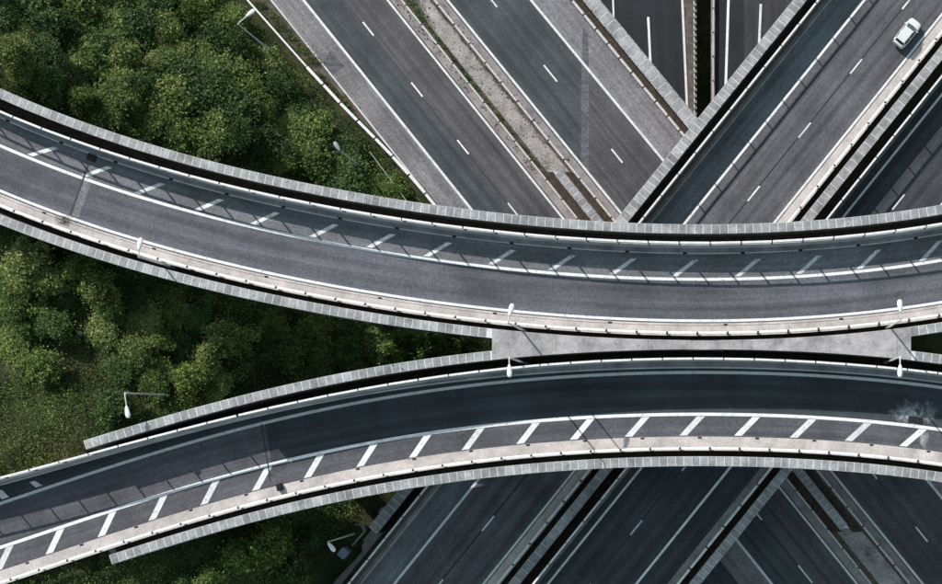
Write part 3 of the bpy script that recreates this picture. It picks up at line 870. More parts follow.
# right edge
strip('gap_floor', nwl(WD, 38, -70, 400), nwl(WD, 53, -70, 400), ZW - 0.28, M['gap'], nw)
coping('outer_wall', nwl(WD, 52.5, -70, 400), nwl(WD, 66.5, -70, 400), ZW - 1.0, ZW + 0.45, nw, lambda x, y: (NY - y * F / (H - ZW)) < 150, 1.25)
guardrail(nwl(WD, 40), ZW, 0.7, nw, 2.3, 'rail_d', 0.32, vis=lambda x, y: (NY - y * F / (H - ZW)) < 200)
strip('hard_shoulder', nwl(WA, -82, 440, 671), nwl(WA, -33, 440, 671), ZW - 0.004, M['asph_nw_b'], nw)
# left verge and its barrier
yv = np.arange(-70, 236, 8.0)
gl = np.interp(yv, [-70, 0, 70, 106, 151, 188, 235], [-62, -56, -50, -45.5, -37, -33.5, -33])
A = Curve(np.stack([PA(WA[0] + WA[1] * yv + gl, yv, ZW)[:, 0], PA(WA[0] + WA[1] * yv + gl, yv, ZW)[:, 1]], 1))
B = Curve(PA(WA[0] + WA[1] * yv - 33, yv, ZW))
sweep('verge', A.off(0.35), B, ZW - 1.0, ZW + 0.04, M['dirt'], nw)
Bk = Curve(PA(WA[0] + WA[1] * yv - 33, yv, ZW))
sweep('kerb', Bk.off(-0.02), Bk.off(0.16), ZW - 0.05, ZW + 0.09, M['mortar'], nw)
sg_ = Curve(PA(WA[0] + WA[1] * yv + gl, yv, ZW + 0.7))
i70 = int(np.searchsorted(yv, 72))
guardrail(Curve(sg_.p[i70 - 1:]), ZW, 0.7, nw, 3.05, 'rail', 0.34)
# the long unbroken rail higher up
A = Curve(sg_.p[:i70])
fence_top = sweep('long_rail', A.off(-0.10), A.off(0.10), ZW + 0.5, ZW + 0.72, M['rail'], nw)
for s in np.arange(1.5, A.L, 3.0):
    x, y, a = A.at(s)
    obj('post', BEAM[('post', 0.7)], nw, (x, y, ZW - 0.05), a)

# ------------------------------------------------------------------ lowest road (north to south)
def low_line(p0, p1, z, ext=(-120, 260)):
    (xa, ya), (xb, yb) = p0, p1
    yy = np.linspace(ext[0], ext[1], 30)
    return Curve(PA(xa + (xb - xa) * (yy - ya) / (yb - ya), yy, z))
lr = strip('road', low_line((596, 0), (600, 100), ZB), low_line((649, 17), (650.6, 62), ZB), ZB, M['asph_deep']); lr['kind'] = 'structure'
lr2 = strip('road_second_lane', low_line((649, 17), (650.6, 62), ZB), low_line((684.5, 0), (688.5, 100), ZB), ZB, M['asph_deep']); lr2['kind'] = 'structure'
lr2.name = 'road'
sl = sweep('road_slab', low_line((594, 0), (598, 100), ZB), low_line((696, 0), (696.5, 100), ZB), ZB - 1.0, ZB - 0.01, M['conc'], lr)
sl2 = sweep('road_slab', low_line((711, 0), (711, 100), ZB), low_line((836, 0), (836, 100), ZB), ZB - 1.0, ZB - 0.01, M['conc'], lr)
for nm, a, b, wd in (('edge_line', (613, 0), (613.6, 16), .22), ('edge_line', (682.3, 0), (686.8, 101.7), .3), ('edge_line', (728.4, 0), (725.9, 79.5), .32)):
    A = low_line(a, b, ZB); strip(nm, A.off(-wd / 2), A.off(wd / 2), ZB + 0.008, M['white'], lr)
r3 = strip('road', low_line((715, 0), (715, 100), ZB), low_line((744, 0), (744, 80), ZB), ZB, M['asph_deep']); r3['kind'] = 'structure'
r4 = strip('road', low_line((744, 0), (744, 80), ZB), low_line((836, 0), (836, 100), ZB), ZB, M['asph_deep_lit']); r4['kind'] = 'structure'  # colour change along this edge draws the limit of the painted shadow
dash(648.2, 17, 650.4, 63, ZB, 0.3, lr); dash(760.8, 4, 758.9, 48, ZB, 0.3, lr); dash(647, -110, 648, -50, ZB, .3, lr)
sweep('verge', low_line((684.4, 0), (688.6, 100), ZB), low_line((692.5, 0), (693, 100), ZB), ZB - 0.05, ZB + 0.10, M['dirt'], lr)
sweep('verge', low_line((711.2, 0), (711.2, 100), ZB), low_line((715, 0), (715, 100), ZB), ZB - 0.05, ZB + 0.10, M['verge_d'], lr)
lb = thing('crash_barrier', 'toothed barrier of small pale blocks along the lowest road by the dark gap', 'barrier', (*P(694, 50, ZB), ZB))
Bl = low_line((694, 0), (694.3, 100), ZB + 0.3, (-40, 130))
sweep('barrier_rail', Bl.off(-0.09), Bl.off(0.09), ZB + 0.28, ZB + 0.46, M['rail_d'], lb)
tm = box_mesh('barrier_block', 0.34, 0.40, 0.62, M['verge_n'], 0.03, -0.02)
for s in np.arange(0.4, Bl.L, 0.78):
    x, y, a = Bl.off(0.14).at(s); obj('barrier_block', tm, lb, (x, y, ZB), a)
lb2 = thing('crash_barrier', 'thin grey barrier rail beside the right-hand lowest carriageway', 'barrier', (*P(713.5, 50, ZB), ZB))
guardrail(low_line((713.6, 0), (713.3, 79), ZB + 0.7, (-40, 130)), ZB + 0.1, 0.6, lb2, 3.1, 'rail_d', 0.22)

# loose stones and rubbish on the dirty strips
def stones(name, label, segs, n, mat, size, p=None):
    V, Fc = [], []
    for _ in range(n):
        xa, ya, xb, yb, wd, z = random.choice(segs)
        t = random.random() ** 1.2 if random.random() < .5 else random.random()
        x, y = P(xa + (xb - xa) * t + random.gauss(0, wd), ya + (yb - ya) * t, z)
        r = size * random.uniform(.4, 1.0) * (2.0 if random.random() < 0.05 else 1.0)
        b = len(V)
        pts = [(math.cos(a + random.uniform(-.4, .4)) * r * random.uniform(.6, 1.2), math.sin(a) * r * random.uniform(.6, 1.2)) for a in (0, 1.57, 3.14, 4.71)]
        V += [(x + u, y + v, z + 0.03) for u, v in pts] + [(x + u * .6, y + v * .6, z + 0.04 + r * .8) for u, v in pts]
        Fc += [(b + 4, b + 5, b + 6, b + 7)] + [(b + i, b + (i + 1) % 4, b + 4 + (i + 1) % 4, b + 4 + i) for i in range(4)]
    o = obj(name, mesh(name, V, Fc, M[mat])); o['kind'] = 'stuff'; o['label'] = label; o['category'] = 'stones'
stones('loose_stones', 'pale loose stones and rubbish scattered along the dirty median', [(410, 0, 548, 172, 5, ZW), (428, 0, 565, 172, 4, ZW), (395, 0, 540, 180, 2, ZW), (262, 0, 345, 100, 5, ZW), (870, 545, 925, 610, 6, ZW)], 330, 'verge_d', 0.12)
stones('dark_litter', 'dark clods and litter scattered along the dirty median', [(414, 0, 550, 172, 6, ZW), (399, 0, 536, 172, 1.6, ZW), (436, 0, 575, 172, 1.6, ZW), (300, 60, 350, 110, 4, ZW)], 260, 'gap', 0.10)

# ------------------------------------------------------------------ piers
def pier(p, x, y, ztop, r, rot=0.0, wide=2.4):
    zb = float(terr(np.array([x]), np.array([y]))[0]) - 0.5
    V, Fc = [], []
    n = 12
    for z in (zb, ztop):
        for i in range(n):
            a = 2 * math.pi * i / n
            u, v = r * math.cos(a), wide * math.sin(a)
            V.append((x + u * math.cos(rot) - v * math.sin(rot), y + u * math.sin(rot) + v * math.cos(rot), z))
    Fc = [(i, (i + 1) % n, n + (i + 1) % n, n + i) for i in range(n)] + [tuple(reversed(range(n))), tuple(range(n, 2 * n))]
    obj('pier', mesh('pier', V, Fc, M['conc']), p)
for px in (40, 180, 320, 455, 1010):
    k = np.interp(P(px, 0, ZU)[0], cu.p[:, 0], cu.s); x, y, a = cu.off(l_wl / 2).at(k); pier(up, x, y, ZU - 1.4, 0.6, a)
for px in (150, 270, 1000):
    k = np.interp(P(px, 0, ZL)[0], cl.p[:, 0], cl.s); x, y, a = cl.off(m_wl / 2).at(k); pier(lo, x, y, ZL - 1.4, 0.6, a)
for px, py in ((640, 345), (722, 345), (800, 345)):
    x, y = P(px, py, zp); pier(plat, x, y, zp - 0.7, 0.5, 0, 0.5)
for (px, py) in ((590, 330), (880, 330)):
    x, y = P(px, py, ZN); pier(ne, x, y, ZN - 1.4, 0.7, 0.9)
for (px, py) in ((585, 300), (700, 300), (820, 480)):
    x, y = P(px, py, ZW); pier(nw, x, y, ZW - 1.4, 0.7, -0.9)

# ------------------------------------------------------------------ lamp posts
def lamp_post(label, corner, head, h, zb, group='street lamps', base_sink=0.3, head_mat='lamp_head'):
    zt = zb + h
    bx, by = P(*corner, zt); hx, hy = P(*head, zt + 0.15)
    t = thing('street_lamp', label, 'street lamp', (bx, by, zb), group)
    V, Fc = [], []
    tube(V, Fc, (bx, by, zb - base_sink), (bx, by, zb + 1.2), 0.15, 0.15, 10)
    tube(V, Fc, (bx, by, zb + 1.2), (bx, by, zt), 0.115, 0.075, 10)
    obj('pole', mesh('pole', V, Fc, M['lamp']), t)
    V, Fc = [], []
    tube(V, Fc, (bx, by, zt - 0.05), (bx + (hx - bx) * 0.12, by + (hy - by) * 0.12, zt + 0.08), 0.075, 0.065, 8)
    tube(V, Fc, (bx + (hx - bx) * 0.12, by + (hy - by) * 0.12, zt + 0.08), (hx, hy, zt + 0.17), 0.065, 0.055, 8)
    obj('arm', mesh('arm', V, Fc, M['lamp']), t)
    a = math.atan2(hy - by, hx - bx)
    # lantern: flattened, rounded, wider beyond its middle
    st = [(-0.62, .09, .06), (-0.5, .15, .10), (-0.15, .235, .13), (0.25, .27, .13), (0.5, .22, .10), (0.62, .10, .05)]
    V, Fc = [], []; n = 10
    for sx, wy, hz in st:
        for i in range(n):
            q = 2 * math.pi * i / n
            u, v, z = sx, wy * math.cos(q), hz * math.sin(q) * (1.0 if math.sin(q) > 0 else 0.55)
            V.append((hx + u * math.cos(a) - v * math.sin(a), hy + u * math.sin(a) + v * math.cos(a), zt + 0.18 + z))
    for k in range(len(st) - 1):
        for i in range(n):
            j = (i + 1) % n
            Fc.append((k * n + i, k * n + j, (k + 1) * n + j, (k + 1) * n + i))
    Fc = [f[::-1] for f in Fc]
    Fc.append(tuple(range(n))); Fc.append(tuple(reversed(range((len(st) - 1) * n, len(st) * n))))
    hd = obj('lamp_head', mesh('lamp_head', V, Fc, M[head_mat], smooth=True), t)
    obj('lens', box_mesh('lens', 0.6, 0.34, 0.06, M['lens'], 0.0, -0.03), hd, (hx + 0.1 * math.cos(a), hy + 0.1 * math.sin(a), zt + 0.09), a)
    return t
def tz(px, py, z0=10.0):
    z = z0
    for _ in range(12):
        x, y = P(px, py, z); z = 0.5 * z + 0.5 * float(terr(np.array([x]), np.array([y]))[0])
    return z
def lamp_zb(corner, h, z0):
    z = z0
    for _ in range(20):
        x, y = P(*corner, z + h); z = 0.5 * z + 0.5 * float(terr(np.array([x]), np.array([y]))[0])
    return z
lamp_post('tall street lamp in the shrubs beside the hard shoulder, upper left', (238, 24), (250.5, 13.2), 9.5, lamp_zb((238, 24), 9.5, 7))
lamp_post('tall street lamp standing in grass above the end of the lower viaduct wall', (125, 393), (127.5, 412), 9.0, lamp_zb((125, 393), 9.0, 15))
lamp_post('street lamp on the lower edge of the upper viaduct above the left trees', (138.6, 257), (140, 244), 7.0, ZU - 0.85)
lamp_post('street lamp leaning over the upper viaduct from the left end of the concrete platform', (508, 323), (511, 310), 9.5, ZU - 0.85)
lamp_post('street lamp leaning over the lower viaduct from the left end of the concrete platform', (509.3, 358.0), (509.5, 371), 10.2, ZL - 0.85)
lamp_post('street lamp over the upper viaduct at the right end of the concrete platform', (901, 320), (900, 306), 9.5, ZU - 0.85)
lamp_post('street lamp over the lower viaduct at the right end of the concrete platform', (900, 357), (900, 371), 10.2, ZL - 0.85)
lamp_post('street lamp in deep shade below the lower viaduct near the grey cabinet', (328, 541.7), (331.5, 547), 8.5, lamp_zb((328, 541.7), 8.5, 13))

# ------------------------------------------------------------------ car
def car():
    cx, cy = P(907, 33.2, ZN + 0.6)
    ca = math.atan2(0.779, 0.627)
    t = thing('car', 'white compact hatchback driving on the upper right carriageway', 'car', (cx, cy, ZN))
    cz, sz = math.cos(ca), math.sin(ca)
    def W(v): return (cx + v[0] * cz - v[1] * sz, cy + v[0] * sz + v[1] * cz, ZN + 0.006 + v[2])
    def part(name, V, Fc, mat, p=None, sub=0, smooth=True):
        me = mesh(name, [W(v) for v in V], Fc, mat, smooth=smooth)
        o = obj(name, me, p or t)
        if sub:
            md = o.modifiers.new('s', 'SUBSURF'); md.levels = sub; md.render_levels = sub
        return o
    # lower body: stations along the length (x, half width, sill z, belt z, top z)
    st = [(-1.86, .58, .42, .62, .74), (-1.80, .72, .28, .70, .90), (-1.55, .82, .22, .78, .95), (-.9, .85, .20, .80, .96), (0, .86, .20, .80, .95), (.75, .86, .20, .78, .92),
          (1.15, .85, .20, .74, .86), (1.55, .80, .22, .66, .77), (1.78, .68, .28, .56, .66), (1.86, .52, .38, .50, .55)]
    V, Fc = [], []
    for x, hw, zs, zb_, zt in st:
        ring = [(hw * .86, zs), (hw, zs + .12), (hw * 1.0, zb_), (hw * .90, zt), (hw * .45, zt + .035), (-hw * .45, zt + .035), (-hw * .90, zt), (-hw, zb_), (-hw, zs + .12), (-hw * .86, zs)]
        V += [(x, y, z) for y, z in ring]
    n = 10
    for k in range(len(st) - 1):
        for i in range(n):
            j = (i + 1) % n
            Fc.append((k * n + i, k * n + j, (k + 1) * n + j, (k + 1) * n + i))
    Fc.append(tuple(reversed(range(n)))); b = (len(st) - 1) * n; Fc.append(tuple(b + i for i in range(n)))
    Fc = [f[::-1] for f in Fc]
    part('body', V, Fc, M['car'], sub=2)
    # cabin shell
    b0 = [(-1.60, .70), (.92, .70)]; r0 = [(-1.32, .57), (.22, .575)]
    zb_, zr = .93, 1.46
    V = [(-1.62, -.69, zb_), (.95, -.72, zb_), (.95, .72, zb_), (-1.62, .69, zb_), (-1.30, -.56, zr - .03), (.25, -.575, zr), (.25, .575, zr), (-1.30, .56, zr - .03),
         (-.5, -.585, zr + .045), (-.5, .585, zr + .045), (-.5, -.755, zb_), (-.5, .755, zb_)]
    Fc = [(4, 8, 9, 7), (8, 5, 6, 9), (0, 10, 8, 4), (10, 1, 5, 8), (2, 11, 9, 6), (11, 3, 7, 9), (1, 2, 6, 5), (3, 0, 4, 7)]
    cab_ = part('cabin', V, Fc, M['car'], smooth=False)
    md = cab_.modifiers.new('b', 'BEVEL'); md.width = 0.06; md.segments = 3; md.limit_method = 'ANGLE'
    part('roof', [(-1.22, -.5, zr + .012), (-.5, -.53, zr + .062), (.18, -.51, zr + .018), (.18, .51, zr + .018), (-.5, .53, zr + .062), (-1.22, .5, zr + .012)], [(0, 1, 4, 5), (1, 2, 3, 4)], M['car'])
    def quad(a, b_, c, d_, off):
        a, b_, c, d_ = map(Vector, (a, b_, c, d_)); nrm = (b_ - a).cross(d_ - a).normalized() * off
        return [tuple(v + nrm) for v in (a, b_, c, d_)]
    def lerp(a, b_, s): return tuple(x + (y - x) * s for x, y in zip(a, b_))
    def pane(name, lo0, lo1, hi1, hi0, mat, m0=.08, m1=.9, off=.012, bulge=0.0):
        a, b_ = lerp(lo0, hi0, m0), lerp(lo1, hi1, m0); c, d_ = lerp(lo1, hi1, m1), lerp(lo0, hi0, m1)
        a2, b2 = lerp(a, b_, .05), lerp(a, b_, .95); d2, c2 = lerp(d_, c, .06), lerp(d_, c, .94)
        q = quad(a2, b2, c2, d2, off)
        m_lo = tuple(x + bx for x, bx in zip(lerp(q[0], q[1], .5), bulge if bulge else (0, 0, 0))); m_hi = tuple(x + bx * .7 for x, bx in zip(lerp(q[3], q[2], .5), bulge if bulge else (0, 0, 0)))
        return part(name, [q[0], m_lo, q[1], q[2], m_hi, q[3]], [(0, 1, 4, 5), (1, 2, 3, 4)], mat)
    V2 = V
    V = [(-1.62, -.69, zb_), (.95, -.72, zb_), (.95, .72, zb_), (-1.62, .69, zb_), (-1.30, -.56, zr - .03), (.25, -.575, zr), (.25, .575, zr), (-1.30, .56, zr - .03)]
    pane('windscreen', V[1], V[2], V[6], V[5], M['glass_f'], .08, .94, .02, (.07, 0, .015))
    pane('rear_window', V[3], V[0], V[4], V[7], M['glass'], .25, .95, .02, (-.05, 0, .01))
    for sgn in (-1, 1):
        yb, yt = .755 * sgn, .585 * sgn
        for nm, xa, xb, xc, xd in (('side_window', -1.42, -.55, -.55, -1.22), ('side_window', -.45, .78, .16, -.45)):
            q = [(xa, .752 * sgn, zb_ + .05), (xb, .772 * sgn, zb_ + .05), (xc, .645 * sgn, zr - .05), (xd, .645 * sgn, zr - .05)]
            part(nm, q, [(0, 1, 2, 3)] if sgn < 0 else [(3, 2, 1, 0)], M['glass'], smooth=False)
        # mirror
        m = [(.62, .80 * sgn, .96), (.76, .80 * sgn, .96), (.72, .98 * sgn, .97), (.62, .98 * sgn, .97), (.62, .80 * sgn, 1.08), (.74, .80 * sgn, 1.08), (.70, .97 * sgn, 1.08), (.62, .97 * sgn, 1.08)]
        part('mirror', m, [(3, 2, 1, 0), (4, 5, 6, 7), (0, 1, 5, 4), (1, 2, 6, 5), (2, 3, 7, 6), (3, 0, 4, 7)], M['car'], smooth=False)
        part('headlight', [(1.50, .52 * sgn, .80), (1.74, .46 * sgn, .70), (1.70, .66 * sgn, .66), (1.48, .74 * sgn, .74)], [(0, 1, 2, 3)] if sgn < 0 else [(3, 2, 1, 0)], M['lampglass'], smooth=False)
        part('tail_light', [(-1.72, .60 * sgn, .93), (-1.60, .74 * sgn, .92), (-1.74, .76 * sgn, .72), (-1.83, .62 * sgn, .72)], [(0, 1, 2, 3)] if sgn > 0 else [(3, 2, 1, 0)], M['redglass'], smooth=False)
        for xw in (-1.18, 1.18):
            V3, F3 = [], []
            tube(V3, F3, (xw, .60 * sgn, .29), (xw, .84 * sgn, .29), .29, .29, 16)
            wh = part('wheel', V3, F3, M['rubber'], smooth=False)
            V3, F3 = [], []
            tube(V3, F3, (xw, .80 * sgn, .29), (xw, .855 * sgn, .29), .19, .17, 12)
            part('rim', V3, F3, M['alloy'], wh, smooth=False)
    # rear spoiler and number plate
    part('spoiler', [(-1.46, -.5, zr - .02), (-1.22, -.53, zr + .02), (-1.22, .53, zr + .02), (-1.46, .5, zr - .02), (-1.46, -.5, zr - .05), (-1.46, .5, zr - .05)], [(0, 1, 2, 3), (4, 0, 3, 5)], M['car'], smooth=False)
    return t
car()

# ------------------------------------------------------------------ vegetation
def leaf_arrays(c, nrm, size, asp=0.55):
    """rhombic leaves at centres c with normals nrm"""
    n = len(c)
    a = rng.normal(size=(n, 3)); a -= (a * nrm).sum(1)[:, None] * nrm; a /= np.linalg.norm(a, axis=1)[:, None]
    b = np.cross(nrm, a)
    s = size[:, None]
    Vv = np.stack([c - a * s, c - b * s * asp, c + a * s, c + b * s * asp], 1).reshape(-1, 3)
    Fv = np.arange(4 * n).reshape(-1, 4)
    return Vv, Fv

def np_mesh(name, V, Fq, mat):
    me = bpy.data.meshes.new(name)
    n, m = len(V), len(Fq)
    me.vertices.add(n); me.vertices.foreach_set('co', np.asarray(V, np.float32).ravel())
    me.loops.add(4 * m); me.loops.foreach_set('vertex_index', np.asarray(Fq, np.int32).ravel())
    me.polygons.add(m); me.polygons.foreach_set('loop_start', np.arange(0, 4 * m, 4, dtype=np.int32))
    try: me.polygons.foreach_set('loop_total', np.full(m, 4, np.int32))
    except Exception: pass
    me.materials.append(mat); me.update(calc_edges=True)
    return me

def crown_mesh(name, mat, nleaf=5600, nclump=60, lsize=0.20, flat=0.75, seed=0, scrub=False):
    """unit crown: radius about 1 (scaled on use) of leafy sprays on a lopsided volume; z from 0 to about 1.3"""
    r = np.random.default_rng(seed)
    th = r.uniform(0, 2 * np.pi, nclump)
    ph = r.uniform(0, 6.28, 4)
    lobe = 0.74 + 0.16 * np.sin(2 * th + ph[0]) + 0.13 * np.sin(3 * th + ph[1]) + 0.09 * np.sin(5 * th + ph[2])
    if scrub:
        rad = np.sqrt(r.uniform(0, 1, nclump)) * lobe * 1.15
        zc = 0.15 + r.uniform(0.15, 0.75, nclump) * (1.05 - 0.6 * rad ** 2)
        cc = np.stack([np.cos(th) * rad, np.sin(th) * rad, zc * 0.8 - 0.35], 1)
        cr = r.uniform(0.07, 0.24, nclump)
    else:
        zc = r.uniform(-0.4, 1.0, nclump); rad = r.uniform(0.35, 1.0, nclump)
        k = np.sqrt(np.maximum(0, 1 - np.clip(zc, -1, 1) ** 2)) * lobe * 1.15
        cc = np.stack([np.cos(th) * k * rad, np.sin(th) * k * rad, zc * (0.45 + 0.5 * rad) * flat], 1)
        cr = r.uniform(0.07, 0.25, nclump)
    pick = r.choice(nclump, nleaf, p=cr ** 2 / (cr ** 2).sum())
    v = r.normal(size=(nleaf, 3)); v /= np.linalg.norm(v, axis=1)[:, None]
    v[:, 2] = np.where(v[:, 2] < -0.3, -v[:, 2], v[:, 2])
    ell = np.stack([r.uniform(0.4, 2.1, nclump), r.uniform(0.4, 2.1, nclump), r.uniform(0.35, 1.0, nclump)], 1)   # each spray has its own shape
    c = cc[pick] + v * ell[pick] * (cr[pick] * r.uniform(0.15, 1.2, nleaf))[:, None]
    ns = nleaf // 3
    c[:ns] += (v[:ns] * np.array([1.0, 1.0, 0.7])) * (r.uniform(0.0, 1.0, ns) ** 2 * 0.42)[:, None]                       # stray sprigs
    nr = v * 0.45 + np.array([0, 0, 0.45]) + r.normal(size=(nleaf, 3)) * 0.6
    nr /= np.linalg.norm(nr, axis=1)[:, None]
    c[:, 2] += 0.62
    Vv, Fv = leaf_arrays(c, nr, lsize / 2.6 * r.uniform(0.45, 1.3, nleaf))
    return np_mesh(name, Vv, Fv, mat)

CROWN = {}
for i, mt in enumerate(('leaf_dark', 'leaf_mid', 'leaf_lite')):
    CROWN[mt] = [crown_mesh('crown', M[mt], 8500, 70 + 16 * j, lsize=0.18, seed=10 * i + j, flat=(0.8, 0.65, 0.95)[j]) for j in range(3)]
    CROWN[mt] += [crown_mesh('crown', M[mt], 10500, 110 + 20 * j, lsize=0.18, seed=100 + 10 * i + j, scrub=True) for j in range(3)]

def trunk_mesh(seed):
    r = random.Random(seed)
    V, Fc = [], []
    tube(V, Fc, (0, 0, -0.25), (0.02, 0.03, 0.45), 0.075, 0.05, 7)
    for k in range(5):
        a = k * 1.256 + r.uniform(-.3, .3); u = r.uniform(0.35, 0.6)
        p1 = (0.3 * u * math.cos(a), 0.3 * u * math.sin(a), 0.62 + r.uniform(-.1, .1)); p2 = (u * math.cos(a), u * math.sin(a), 0.85 + r.uniform(-.15, .2))
        tube(V, Fc, (0.02, 0.03, 0.38), p1, 0.04, 0.028, 6); tube(V, Fc, p1, p2, 0.028, 0.012, 5)
    return mesh('trunk', V, Fc, M['bark'])
TRUNK = [trunk_mesh(s) for s in range(3)] * 2

def plant(px, py, rad, ht, mt, label, name='shrub', cat='shrub', group=None, k=None):
    """a leafy plant whose crown the picture shows at (px, py)"""
    z = 8.0
    for _ in range(25):
        x, y = P(px, py, z + ht * 0.75); z = 0.5 * z + 0.5 * float(terr(np.array([x]), np.array([y]))[0])
    t = thing(name, label, cat, (x, y, z), group)
    k = random.randrange(3) if k is None else k
    me = CROWN[mt][k]
    zs = ht / 1.45
    a = random.uniform(0, 6.28)
    for nm, m in (('crown', me), ('trunk', TRUNK[k])):
        o = bpy.data.objects.new(nm, m); C.objects.link(o); o.parent = t
        o.scale = (rad * random.uniform(.92, 1.08), rad * random.uniform(.92, 1.08), zs); o.rotation_euler = (0, 0, a)
    return t

# trees and shrubs one can tell apart, left middle
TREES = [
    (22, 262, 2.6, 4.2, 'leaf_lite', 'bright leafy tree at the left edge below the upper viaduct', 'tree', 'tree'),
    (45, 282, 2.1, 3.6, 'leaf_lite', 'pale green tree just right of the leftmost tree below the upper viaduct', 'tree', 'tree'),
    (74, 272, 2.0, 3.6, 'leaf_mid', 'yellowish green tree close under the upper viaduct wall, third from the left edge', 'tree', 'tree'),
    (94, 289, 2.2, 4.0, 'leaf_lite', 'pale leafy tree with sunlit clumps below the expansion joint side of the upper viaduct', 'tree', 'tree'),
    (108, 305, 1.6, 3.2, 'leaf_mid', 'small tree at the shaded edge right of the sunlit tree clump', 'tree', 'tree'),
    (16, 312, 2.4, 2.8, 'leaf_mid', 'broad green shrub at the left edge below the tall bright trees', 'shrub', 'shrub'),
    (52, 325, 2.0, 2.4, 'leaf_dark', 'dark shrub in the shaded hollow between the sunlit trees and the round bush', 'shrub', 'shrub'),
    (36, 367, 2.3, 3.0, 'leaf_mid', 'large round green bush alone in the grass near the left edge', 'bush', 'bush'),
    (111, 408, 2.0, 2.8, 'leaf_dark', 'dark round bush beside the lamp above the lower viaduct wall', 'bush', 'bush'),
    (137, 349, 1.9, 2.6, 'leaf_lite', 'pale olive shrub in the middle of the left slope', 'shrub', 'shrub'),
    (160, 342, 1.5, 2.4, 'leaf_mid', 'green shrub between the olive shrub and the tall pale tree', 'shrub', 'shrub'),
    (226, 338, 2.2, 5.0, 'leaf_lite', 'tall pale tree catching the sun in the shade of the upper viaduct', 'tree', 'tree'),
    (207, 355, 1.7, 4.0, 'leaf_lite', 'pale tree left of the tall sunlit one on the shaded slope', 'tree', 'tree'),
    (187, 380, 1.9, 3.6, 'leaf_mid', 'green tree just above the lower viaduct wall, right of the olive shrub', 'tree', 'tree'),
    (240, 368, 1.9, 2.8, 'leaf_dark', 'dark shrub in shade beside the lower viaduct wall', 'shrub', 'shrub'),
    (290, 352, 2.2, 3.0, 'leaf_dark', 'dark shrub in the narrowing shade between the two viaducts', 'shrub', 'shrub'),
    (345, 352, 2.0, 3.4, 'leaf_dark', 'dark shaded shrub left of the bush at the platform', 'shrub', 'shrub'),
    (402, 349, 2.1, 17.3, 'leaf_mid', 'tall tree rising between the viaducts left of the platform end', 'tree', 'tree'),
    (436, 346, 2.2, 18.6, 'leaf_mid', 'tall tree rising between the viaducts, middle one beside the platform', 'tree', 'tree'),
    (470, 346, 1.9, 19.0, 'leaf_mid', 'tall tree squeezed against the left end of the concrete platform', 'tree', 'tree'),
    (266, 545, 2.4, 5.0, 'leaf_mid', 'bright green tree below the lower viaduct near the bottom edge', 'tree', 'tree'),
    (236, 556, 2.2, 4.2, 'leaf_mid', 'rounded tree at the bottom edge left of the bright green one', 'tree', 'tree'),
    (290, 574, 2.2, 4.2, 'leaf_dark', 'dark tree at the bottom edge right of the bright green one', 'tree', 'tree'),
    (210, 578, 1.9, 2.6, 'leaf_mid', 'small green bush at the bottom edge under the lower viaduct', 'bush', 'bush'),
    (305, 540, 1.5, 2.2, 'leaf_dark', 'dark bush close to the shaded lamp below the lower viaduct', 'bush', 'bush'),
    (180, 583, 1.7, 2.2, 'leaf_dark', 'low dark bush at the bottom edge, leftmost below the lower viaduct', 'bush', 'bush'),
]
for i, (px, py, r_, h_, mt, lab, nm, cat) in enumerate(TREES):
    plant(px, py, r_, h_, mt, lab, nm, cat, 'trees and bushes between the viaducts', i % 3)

# low scrub filling the wedge between the viaducts
WEDGE = [(8, 345, 1.6), (118, 372, 1.5), (140, 325, 1.8), (168, 312, 1.9), (195, 318, 1.8), (160, 370, 1.7), (178, 345, 1.4),
         (215, 385, 1.6), (262, 330, 2.0), (255, 352, 1.8), (312, 335, 2.0), (318, 362, 1.9), (372, 345, 1.9), (150, 385, 1.3), (132, 300, 1.7), (12, 285, 1.9), (60, 300, 1.6), (100, 328, 1.6)]
for i, (px, py, r_) in enumerate(WEDGE):
    mt = ('leaf_mid', 'leaf_dark', 'leaf_lite', 'leaf_mid', 'leaf_dark')[i % 5]
    plant(px, py, r_ * random.uniform(0.9, 1.3), random.uniform(0.9, 1.9), mt, {'leaf_mid': 'low mid green scrub bush on the slope between the two curved viaducts', 'leaf_dark': 'low dark scrub bush on the slope between the two curved viaducts', 'leaf_lite': 'low pale scrub bush on the slope between the two curved viaducts'}[mt], 'scrub_bush', 'bush', 'low scrub on the left slope', 3 + i % 3)

